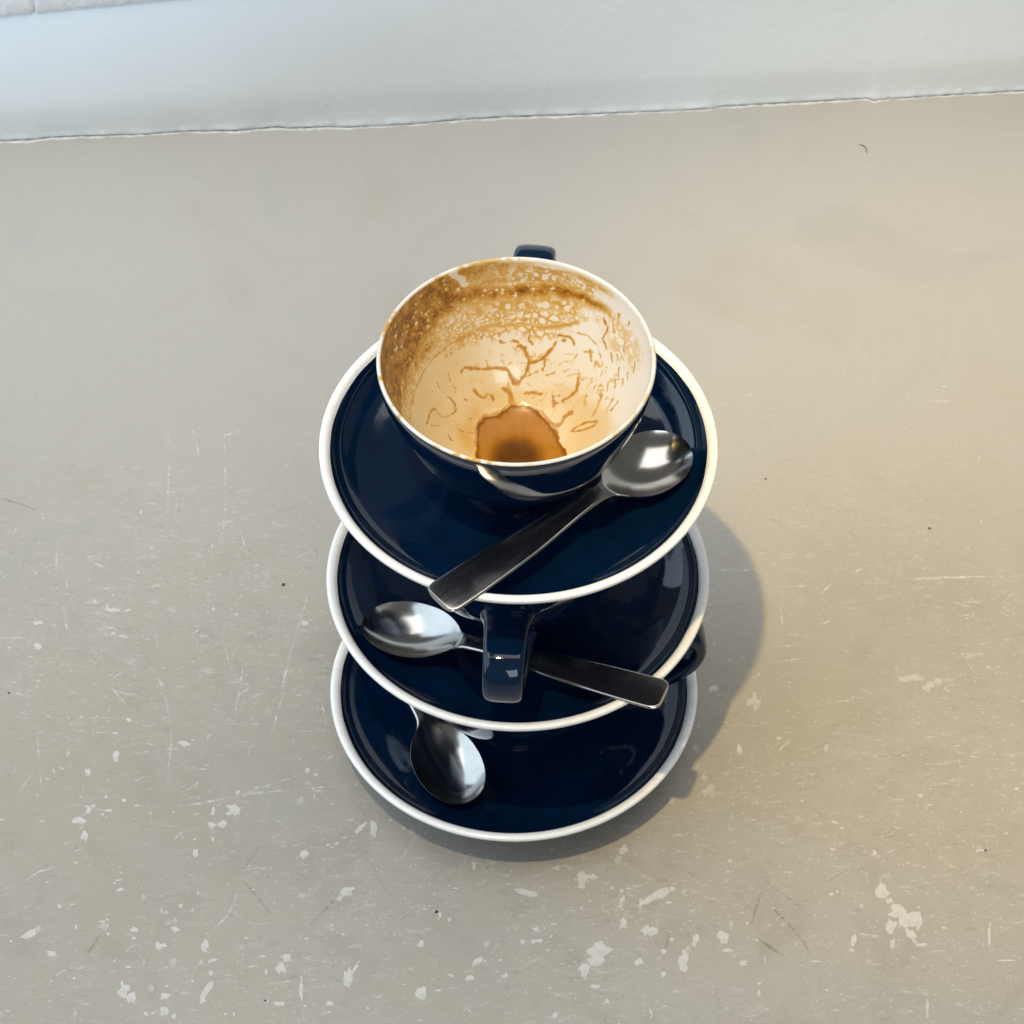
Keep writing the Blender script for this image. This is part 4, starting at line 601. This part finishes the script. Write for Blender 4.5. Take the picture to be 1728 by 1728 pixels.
# ------------------------------------------------------------------ cups and saucers
H_RIM = 27.0
SAUCER_UNDER = [(0, 7.4), (30, 7.4), (40, 7.2), (44.6, 6.2), (46.0, 4.0), (46.5, .5), (47.0, 0), (48.2, 0), (48.7, .5), (49.2, 2.0), (52, 4.2),
                (57, 8.4), (63, 13.6), (68, 18.0), (72.0, 21.6), (73.5, 23.0)]
SAUCER_LIP = [(73.5, 23.0), (74.6, 24.6), (75.0, 25.8), (74.8, 26.6), (74.1, 27.05), (73.1, 27.0), (71.9, 26.4), (70.9, 25.2)]
SAUCER_IN = [(70.9, 25.2), (69.8, 23.1), (68.0, 20.6), (65, 17.9), (60.5, 15.2), (54.5, 13.1), (47, 12.0), (39, 11.6), (33, 11.5), (15, 11.5), (0, 11.5)]

def uneven(v):
    """the hand-dipped edge between white and blue wanders a little"""
    r = math.hypot(v[0], v[1]) / MM
    if abs(r - SAUCER_IN[0][0]) < .01 and v[2] > 0.0245:
        a = math.atan2(v[1], v[0])
        d = .10 * math.sin(3 * a + .4) + .08 * math.sin(7 * a + 2) + .06 * math.sin(17 * a) + .05 * math.sin(31 * a + 1)
        k = (r + d * .62) / r
        return (v[0] * k, v[1] * k, v[2] + d * .78 * MM)
    return v

def make_saucer():
    s = empty("saucer")
    p = spline(SAUCER_UNDER, 4)
    V1, F1 = lathe(p)
    q = spline(SAUCER_IN, 5)
    V2, F2 = lathe(q)
    # outward orientation: underside faces down, inside faces up
    b = len(V1)
    V, F = V1 + V2, F1 + [tuple(b + k for k in f) for f in F2]
    V = [uneven(v) for v in V]
    mesh_obj("dish", V, F, M_GLAZE, s)
    V, F = lathe(spline(SAUCER_LIP, 4))
    V = [uneven(v) for v in V]
    mesh_obj("rim", V, F, M_WHITE, s)
    return s

CUP_OUT = [(0, -3.4), (15.8, -3.4), (16.4, -4.1), (17.0, -4.5), (18.0, -4.5), (18.6, -3.8), (19.0, -1.2), (20.0, 1.0), (21.9, 2.9), (24.7, 5.6), (28.8, 10), (33.4, 16), (38.8, 24), (43.6, 33), (47.0, 42), (49.4, 50), (50.6, 57), (50.95, 60), (50.95, 60.7)]
CUP_LIP = [(50.95, 60.7), (50.75, 61.15), (50.3, 61.45), (49.85, 61.4), (49.5, 60.95), (49.3, 60.1)]
CUP_IN = [(49.3, 60.1), (48.9, 56), (47.6, 49), (45, 41), (41.3, 32), (36.3, 23.3), (30.5, 15.8), (25, 10.6), (20, 7.6), (15, 5.9), (8, 5.1), (0, 5)]

def sweep_handle(parent):
    path = spline([(48.6, 45.0), (51.4, 45.3), (56.5, 45.7), (62, 45.6), (67.8, 44.3), (72.0, 41.1), (73.9, 36.6), (73.6, 31.3), (70.8, 25.2), (65.5, 19.8), (58, 15.6), (50, 13.4), (42, 13.2), (36.5, 14.4), (33.2, 16.2)], 5)
    P = [np.array(p) for p in path]
    n, seg = len(P), 36
    V, F = [], []
    for i, p in enumerate(P):
        d = P[min(i + 1, n - 1)] - P[max(i - 1, 0)]; d = d / np.linalg.norm(d)
        nr = np.array([-d[1], d[0]])                    # in-plane normal
        t = i / (n - 1)
        flare = math.exp(-(t / 0.09) ** 2) + math.exp(-((1 - t) / 0.09) ** 2)
        hw = 8.6 - 0.9 * math.sin(math.pi * t) + 1.8 * flare
        th = 3.5 - 0.3 * math.sin(math.pi * t) + 1.8 * flare
        for k in range(seg):
            a = 2 * math.pi * k / seg
            ca, sa = math.cos(a), math.sin(a)
            e = 2 / 3.2
            u = math.copysign(abs(ca) ** e, ca) * hw
            v = math.copysign(abs(sa) ** e, sa) * th
            q = p + nr * v
            V.append((q[0] * MM, u * MM, q[1] * MM))
    for i in range(n - 1):
        for k in range(seg):
            F.append((i * seg + k, (i + 1) * seg + k, (i + 1) * seg + (k + 1) % seg, i * seg + (k + 1) % seg))
    F.append(tuple(range(seg))); F.append(tuple(reversed(range((n - 1) * seg, n * seg))))
    return mesh_obj("handle", V, F, M_GLAZE, parent)

def make_cup():
    c = empty("coffee_cup")
    V, F = lathe(spline(CUP_OUT, 4))
    mesh_obj("body", V, F, M_GLAZE, c)
    V, F = lathe(spline(CUP_LIP, 4) + spline(CUP_IN, 4)[1:])
    mesh_obj("lining", V, F, M_WHITE, c)
    sweep_handle(c)
    return c

G_S, G_C, G_T = "saucers in the stack", "cups in the stack", "teaspoons on the saucers"
OFF = [(-0.996, 0.0, 0.0), (0.494, -0.38, 75.26), (0.697, 2.39, 150.51)]
saucer = make_saucer()
saucers = [saucer, copy_tree(saucer), copy_tree(saucer)]
for o, p, rz, lb in zip(saucers, OFF, (0.3, 1.9, 4.0), (
        "navy blue saucer with white rim resting on the counter at the bottom of the stack",
        "navy blue saucer with white rim in the middle of the stack, below the forward handle",
        "navy blue saucer with white rim highest in the stack, under the stained cup")):
    o.location = [q * MM for q in p]; o.rotation_euler = (0, 0, rz)
    tag(o, lb, "saucer", G_S)
cup = make_cup()
cups = [cup, copy_tree(cup), copy_tree(cup)]
CUPOFF = [(-0.4, 0.1), (0.5, 0.3), (-0.19, 0.08)]
for o, p, c, rz, lb in zip(cups, OFF, CUPOFF, (4.0, -94.5, 84.0), (
        "navy blue cup hidden low in the stack, its handle poking out at the right",
        "navy blue cup in the middle of the stack with its handle towards the viewer",
        "empty navy blue cup on top with brown coffee stains inside its white bowl")):
    o.location = (c[0] * MM, c[1] * MM, (p[2] + 16.05) * MM)
    o.rotation_euler = (0, 0, math.radians(rz))
    tag(o, lb, "cup", G_C)

# the top cup's lining: a dense mesh of its own that carries the coffee marks
def vnoise(P, scale, seed):
    """3-D value noise in numpy"""
    Q = P * scale + seed * 17.31
    i = np.floor(Q).astype(np.int64); f = Q - i; f = f * f * (3 - 2 * f)
    def h(a, b, c):
        n = (a * 374761393 + b * 668265263 + c * 2147483647 + seed * 1274126177) & 0x7fffffff
        n = ((n ^ (n >> 13)) * 1103515245) & 0x7fffffff
        return ((n ^ (n >> 16)) & 0xffff) / 65535.0
    r = 0
    for dx in (0, 1):
        for dy in (0, 1):
            for dz in (0, 1):
                wgt = (f[:, 0] if dx else 1 - f[:, 0]) * (f[:, 1] if dy else 1 - f[:, 1]) * (f[:, 2] if dz else 1 - f[:, 2])
                r = r + wgt * h(i[:, 0] + dx, i[:, 1] + dy, i[:, 2] + dz)
    return r
def ss(x, a, b):
    t = np.clip((x - a) / (b - a), 0, 1); return t * t * (3 - 2 * t)

def stained_lining(parent, rz):
    prof = spline(CUP_LIP, 4) + spline(CUP_IN, 26)[1:]
    V, F = lathe(prof, 900)
    # counter-rotate so that marks are laid out in world directions, then store in the cup's own frame
    o = mesh_obj("lining", V, F, M_LINING, parent)
    o.rotation_euler = (0, 0, -math.radians(rz))
    P = np.array(V) / MM
    x, y, z = P[:, 0], P[:, 1], P[:, 2]
    r = np.hypot(x, y); phi = np.degrees(np.arctan2(y, x))
    phi = np.where(phi < -100, phi + 360, phi)          # -100..260
    n1 = vnoise(P, .12, 1) * .6 + vnoise(P, .3, 2) * .4
    n2 = vnoise(P, .25, 3) * .6 + vnoise(P, .7, 4) * .4
    n3 = vnoise(P, .06, 5)
    wob = (n1 - .5)
    inside = ss(-r, -49.55, -49.3) * (z < 60.8)
    # film on the left wall, from the rim down to the drying line
    left = ss(phi + wob * 34, 88, 132) * ss(-phi + wob * 20, -262, -225)
    lowL = np.interp(phi, [60, 105, 125, 140, 155, 175, 200, 240], [46, 45, 42.5, 38.5, 35.5, 34.5, 34.5, 35.5])
    film = left * ss(z + wob * 8, lowL - 4, lowL + 4) * (0.62 + 0.46 * n2)
    # thin band of foam at the very rim
    film = np.maximum(film, ss(phi + wob * 40, 62, 100) * ss(z, 54, 58) * 0.42 * (0.4 + n2) * ss(z + wob * 3, 61, 59))
    # darker band across the back wall
    bc = np.interp(phi, [35, 47, 56, 70, 87, 104, 122, 138, 160], [50, 49.9, 49.8, 48.4, 46.4, 46.6, 48.5, 48.8, 47])
    bw = np.interp(phi, [35, 60, 90, 120, 150], [1.6, 2.4, 3.2, 3.8, 5.0])
    band = np.exp(-((z - bc + wob * 4) / bw) ** 2) * ss(phi + wob * 14, 36, 56) * ss(-phi, -205, -160)
    film = np.maximum(film, band * (0.60 + 0.34 * n2))
    # paler wash above and below that band
    film = np.maximum(film, 0.30 * np.exp(-((z - bc - 5) / 4.5) ** 2) * ss(phi + wob * 20, 72, 108) * (0.5 + n2))
    film = np.maximum(film, 0.26 * np.exp(-((z - bc + 5) / 4.0) ** 2) * ss(phi + wob * 20, 80, 112) * (0.4 + n2))
    # the drying line that runs level round the bowl
    lc = np.interp(phi, [50, 59, 68, 77, 90, 130, 150, 170, 190, 240], [42, 38.7, 35.1, 33.3, 33.4, 32, 30.5, 28.5, 27.5, 27]) + wob * 1.6
    line = np.exp(-((z - lc) / np.interp(phi, [60, 90, 100, 122, 140, 165], [.9, .45, .8, 1.0, .5, .4])) ** 2) * ss(phi, 58, 66) * ss(-phi, -200, -172)
    film = np.maximum(film, line * 0.55 * (0.40 + 0.9 * n2))
    film = np.maximum(film, 0.60 * np.exp(-((z - lc - 5) / 3.0) ** 2) * ss(phi, 124, 142) * ss(-phi, -190, -165) * (0.5 + n2 * .8))
    # right-hand and front rim
    film = np.maximum(film, 0.50 * ss(z + wob * 4, 53, 58) * ss(phi, -62, -40) * ss(-phi, 8, 22) * n2 * 1.3)
    film = np.maximum(film, 0.55 * ss(z + wob * 3, 51, 57) * ss(-phi, 45, 70) * (0.5 + n2))
    film = np.maximum(film, 0.36 * np.exp(-((z - 58.2) / 1.4) ** 2) * ss(phi, 38, 52) * ss(-phi, -75, -62))
    # bubble nets
    bub = ss(phi + wob * 22, 50, 66) * ss(-phi, -142, -112) * ss(z, 49.5, 51.5) * ss(-z, -59.6, -57.8) * 0.80
    below = ss(phi + wob * 30, 44, 60) * ss(z + wob * 6, lc - 1, lc + 1.5) * ss(-z, -(bc + 0.5), -(bc - 2.5)) * ss(-phi, -215, -180)
    bub = np.maximum(bub, below * ss(z - lc, 4, 7) * 0.72)
    edge = below * 0.85 * ss(-(z - lc), -9, -5)
    edge = np.maximum(edge, ss(phi + wob * 30, 58, 80) * ss(-phi, -150, -120) * ss(z + wob * 9, lc - 7, lc - 2.5) * ss(-z, -(lc + 1), -(lc - .5)) * 0.9)
    edge = np.maximum(edge, 0.75 * ss(phi + wob * 20, 128, 145) * ss(z + wob * 6, lc - 2, lc + 1) * ss(-z, -(lc + 10), -(lc + 6)) * ss(-phi, -215, -190))
    bub = np.maximum(bub, 0.34 * ss(phi, 8, 20) * ss(-phi, -50, -34) * ss(z + wob * 8, 34, 44) * ss(-z, -54, -48))
    # warm thin wash over the bottom and left
    tint = 0.17 * ss(phi + wob * 20, 80, 130) * ss(-z, -44, -32) + 0.15 * ss(-(z + (phi - 90) * .10 + wob * 8), -19, -9)
    tint = np.maximum(tint, 0.07 * ss(-z, -34, -12)) * (0.75 + .5 * n3)
    tint = np.maximum(tint, 0.05 * ss(phi, 60, 100))
    tint = np.maximum(tint, 0.15 * ss(-phi, 30, 70))
    # drips
    streak = np.zeros(len(P))
    jit = (vnoise(P, .8, 9) - .5)
    jx = (vnoise(P, .55, 21) - .5) * 1.0 + (vnoise(P, 1.5, 23) - .5) * .5; jy = (vnoise(P, .55, 22) - .5) * 1.0 + (vnoise(P, 1.5, 24) - .5) * .5
    Pj = P + np.stack([jx, jy, jx * .6 - jy * .6], 1)
    marks = list(DATA['streaks'].items())
    rr = random.Random(11)
    prof_r = lambda zz: float(np.interp(zz, [p[1] for p in CUP_IN[::-1]], [p[0] for p in CUP_IN[::-1]]))
    for q in range(170):                                 # many small runs, mostly down the slope
        ph = math.radians(rr.uniform(15, 172)); zz = 7 + 27 * rr.random() ** 1.2
        if zz > 26 and ph > 1.2: zz -= 9
        ln = rr.choice([1.2, 2, 2.6, 3.4, 5]); ang_ = rr.gauss(0, .7)
        L_ = []
        for k_ in range(4):
            s_ = (k_ / 3 - .5) * ln
            z_ = max(5.3, zz + s_ * math.cos(ang_) * .8 + rr.uniform(-.3, .3)); p_ = ph + s_ * math.sin(ang_) / 30 + rr.uniform(-.01, .01)
            L_.append((prof_r(z_) * math.cos(p_), prof_r(z_) * math.sin(p_), z_))
        marks.append(('R%d' % q, (rr.uniform(.28, .55), L_)))
    for key, (wd, L) in marks:
        L = np.array(L)
        if len(L) < 2: continue
        L = np.array(spline([tuple(q) for q in L], 4)) if len(L) > 2 else L
        fine_ = []                                       # resample and lay the line on the bowl's surface
        for a, b in zip(L, L[1:]):
            for t in np.linspace(0, 1, 9)[:-1]: fine_.append(a + (b - a) * t)
        fine_.append(L[-1])
        for p_ in fine_:
            if p_[2] > 6.0:
                s_ = prof_r(p_[2]) / (math.hypot(p_[0], p_[1]) + 1e-9)
                p_[0] *= s_; p_[1] *= s_
        L = np.array(fine_)
        lo, hi = L.min(0) - 4, L.max(0) + 4
        idx = np.where(np.all((Pj > lo) & (Pj < hi), axis=1))[0]
        if not len(idx): continue
        Q = Pj[idx]; d = np.full(len(idx), 1e9)
        for a, b in zip(L, L[1:]):
            ab = b - a
            t = np.clip(((Q - a) @ ab) / (ab @ ab + 1e-9), 0, 1)
            d = np.minimum(d, np.linalg.norm(Q - a - t[:, None] * ab, axis=1))
        if key == 'T':
            film[idx] *= 1 - ss(-(d + jit[idx] * .8), -1.9, -1.0) * .92
            bub[idx] *= ss(d, 1, 1.9)
            continue
        wv = wd * .70 * (1.15 + jit[idx] * 1.3 + (n2[idx] - .5) * 1.1)
        amp = {'C': .6, 'C2': .55, 'C3': .55, 'G': .55, 'D': .6}.get(key, 1.0) * (.72 if key[0] == 'H' else rr.uniform(.22, .55) if key[0] == 'R' else 1)
        streak[idx] = np.maximum(streak[idx], amp * (1 - ss(d, wv * .25, wv * 1.45 + .12)))
    # dried pool at the bottom: amber inside a darker, ragged outline
    ang = np.radians(np.array([-180, -150, -90, -30, 0, 25, 40, 54, 65, 84, 95, 99, 111, 125, 138, 162, 180]))
    rad = np.array([15.5, 16, 17, 18, 18.5, 19, 20, 20.4, 21.9, 23, 23.9, 22.1, 20.8, 21.6, 19.5, 16, 15.5])
    a0 = np.arctan2(y, x)
    R = np.interp(a0, ang, rad) + wob * 4.0 + (n2 - .5) * 1.8 + (vnoise(P, .9, 31) - .5) * .5
    pool = 0.72 * ss(-(r - R), -.5, .5) + 0.24 * np.exp(-((r - R + .8) / .75) ** 2) + 0.16 * ss(-r, -R * .75, -5)
    pool *= (0.92 + .16 * n2)
    # coffee dried on the lip itself, in patches
    lip = ss(r, 49.2, 49.5) * ss(n1 * .5 + n2 * .5, .50, .66) * (0.10 + 0.26 * ss(phi, 60, 120))
    tint = np.where(r > 49.3, lip * (z > 59), tint * inside)
    me = o.data
    for nm, arr in (('film', film * inside), ('bubble', bub * inside), ('net', edge * inside), ('streak', streak * inside), ('tint', tint), ('pool', pool)):
        a = me.attributes.new(nm, 'FLOAT', 'POINT')
        a.data.foreach_set('value', np.clip(arr, 0, 1).astype(np.float32))
    return o
for ch in list(cups[2].children):
    if ch.name.startswith("lining"):
        bpy.data.objects.remove(ch)
stained_lining(cups[2], math.degrees(cups[2].rotation_euler[2]))

# leftover coffee in the bottom of that cup
V = [(0, 0, 0)]; F = []
n = 96
for k in range(n):
    a = 2 * math.pi * k / n
    q = (12.2 + .6 * math.sin(3 * a + 1) + .4 * math.sin(7 * a)) * MM
    V.append((q * math.cos(a), q * math.sin(a), 0.0))
for k in range(n):
    q = 1.03
    x, y, _ = V[1 + k]; V.append((x * q, y * q, -0.00022))
for k in range(n):
    k2 = (k + 1) % n
    F.append((0, 1 + k, 1 + k2)); F.append((1 + k, 1 + n + k, 1 + n + k2, 1 + k2))
dregs = mesh_obj("coffee_dregs", V, F, M_DREGS)
dregs.location = (CUPOFF[2][0] * MM, CUPOFF[2][1] * MM, (OFF[2][2] + 16.05 + 5.5) * MM)
tag(dregs, "small brown puddle of leftover coffee at the bottom of the stained cup", "coffee")

# ------------------------------------------------------------------ teaspoons
def make_spoon():
    """length along +x: handle end at 0, bowl tip at 124 (mm), rim plane z = 0"""
    s = empty("teaspoon")
    Lh = 124.0
    xs_ = np.concatenate([np.array([0, .25, .6, 1.1, 1.8, 2.8, 4]), np.linspace(6, 70, 33), np.linspace(71.5, 119, 64), Lh - 5 * (np.linspace(1, 0.0, 22)[1:]) ** 2])
    wpx = [(4, 7.75), (12, 7.65), (25, 7.2), (40, 6.4), (55, 5.3), (66, 4.5), (75, 3.85), (81, 3.75), (84, 4.6), (86.5, 6.6), (90, 9.6), (94, 12.0), (98.5, 13.5), (104, 14.1)]
    W = spline(wpx, 8); wx, wy = [p[0] for p in W], [p[1] for p in W]
    def half(x):
        if x < 4:
            t = 1 - x / 4.0
            return 7.75 - 2.6 * (1 - math.sqrt(max(0, 1 - t * t)))
        if x > 104:
            t = (x - 104) / (Lh - 104)
            return 14.1 * max(0.0, 1 - t ** 2.15) ** 0.5
        return float(np.interp(x, wx, wy))
    def mid(x):                                          # height of the centre line
        return 2.6 * math.exp(-((x - 70) / 17) ** 2) - 0.9 * math.exp(-((x - 0) / 22) ** 2)
    def depth(x):
        t = np.clip((x - 83) / (Lh - 83), 0, 1)
        u = t ** 1.3
        return 6.6 * (4 * u * (1 - u)) ** 0.8
    def thick(x):
        return float(np.interp(x, [0, 30, 66, 82, 94, 124], [1.9, 2.1, 2.5, 2.2, 1.25, 1.0]))
    nv = 27
    vs = np.sin(np.linspace(-math.pi / 2, math.pi / 2, nv))
    top_, bot_ = [], []
    for x in xs_:
        h, zc, dp, tk = half(x), mid(x), depth(x), thick(x)
        rt, rb = [], []
        for v in vs:
            z = zc - dp * (1 - v * v)
            crown = 0.25 * (1 - v * v) if x < 82 else 0
            crown -= 0.55 * min(1.0, max(0.0, (abs(v) * h - (h - 0.75)) / 0.75)) ** 2 * min(1.0, max(0.0, (88 - x) / 6))    # eased edge
            rt.append((x, v * h, z + crown))
            e = abs(v) ** 6
            hb = max(h - 0.28 * e * min(1, h), 0)
            rb.append((x, v * hb, z - tk * (1 - .35 * e) - (0.4 * (1 - v * v) if x < 82 else 0)))
        top_.append(rt); bot_.append(rb)
    allv, idx = [], {}
    nr = len(xs_)
    for side, rows in enumerate((top_, bot_)):
        for i in range(nr):
            for j in range(nv):
                idx[(side, i, j)] = len(allv); allv.append(np.array(rows[i][j]) * MM)
    faces = []
    for i in range(nr - 1):
        for j in range(nv - 1):
            a, b, c, d = idx[(0, i, j)], idx[(0, i + 1, j)], idx[(0, i + 1, j + 1)], idx[(0, i, j + 1)]
            faces.append((i, (a, b, c, d)))
            a, b, c, d = idx[(1, i, j)], idx[(1, i, j + 1)], idx[(1, i + 1, j + 1)], idx[(1, i + 1, j)]
            faces.append((i, (a, b, c, d)))
        faces.append((i, (idx[(0, i, 0)], idx[(1, i, 0)], idx[(1, i + 1, 0)], idx[(0, i + 1, 0)])))
        faces.append((i, (idx[(0, i, nv - 1)], idx[(0, i + 1, nv - 1)], idx[(1, i + 1, nv - 1)], idx[(1, i, nv - 1)])))
    for j in range(nv - 1):
        faces.append((0, (idx[(0, 0, j)], idx[(0, 0, j + 1)], idx[(1, 0, j + 1)], idx[(1, 0, j)])))
    # vertex normals of the whole surface, so that the two parts meet without a seam
    VV = np.array(allv); N = np.zeros_like(VV)
    for _, f in faces:
        nn = np.cross(VV[f[1]] - VV[f[0]], VV[f[2]] - VV[f[0]]) + np.cross(VV[f[2]] - VV[f[0]], VV[f[3]] - VV[f[0]])
        for q in f: N[q] += nn
    N /= (np.linalg.norm(N, axis=1)[:, None] + 1e-15)
    for nm, test in (("handle", lambda i: xs_[i] < 83.0), ("bowl", lambda i: xs_[i] >= 83.0)):
        fs = [f for i, f in faces if test(i)]
        used = sorted({q for f in fs for q in f}); mp = {q: k for k, q in enumerate(used)}
        o = mesh_obj(nm, [allv[q] for q in used], [tuple(mp[q] for q in f) for f in fs], M_STEEL, s)
        o.data.normals_split_custom_set_from_vertices([tuple(N[q]) for q in used])
    return s

def place_spoon(o, tip, end, roll):
    """tip, end: world points (mm) of the bowl tip and handle end"""
    t, e = Vector(tip) * MM, Vector(end) * MM
    ax = (t - e).normalized()
    side = Vector((0, 0, 1)).cross(ax).normalized()
    up = ax.cross(side)
    R = Matrix((ax, side, up)).transposed() @ Matrix.Rotation(math.radians(roll), 3, 'X')
    o.rotation_euler = R.to_euler()
    o.location = e

spoon = make_spoon()
spoons = [spoon, copy_tree(spoon), copy_tree(spoon)]
SPOONS = [
    ((-18.0, -57.0, 20.6), (-70.5, 59.5, 30.2), -4, "steel teaspoon lying with its bowl to the front in the bottom saucer"),
    ((-57.2, -17.7, 95.0), (55.9, -60.9, 105.3), 3, "steel teaspoon behind the forward handle, bowl at left, on the middle saucer"),
    ((63.9, 9.6, 171.3), (-28.1, -73.8, 180.6), 4, "steel teaspoon on the topmost saucer, handle sticking over the rim at lower left"),
]
for o, (tip, end, roll, lb) in zip(spoons, SPOONS):
    place_spoon(o, tip, end, roll)
    tag(o, lb, "spoon", G_T)
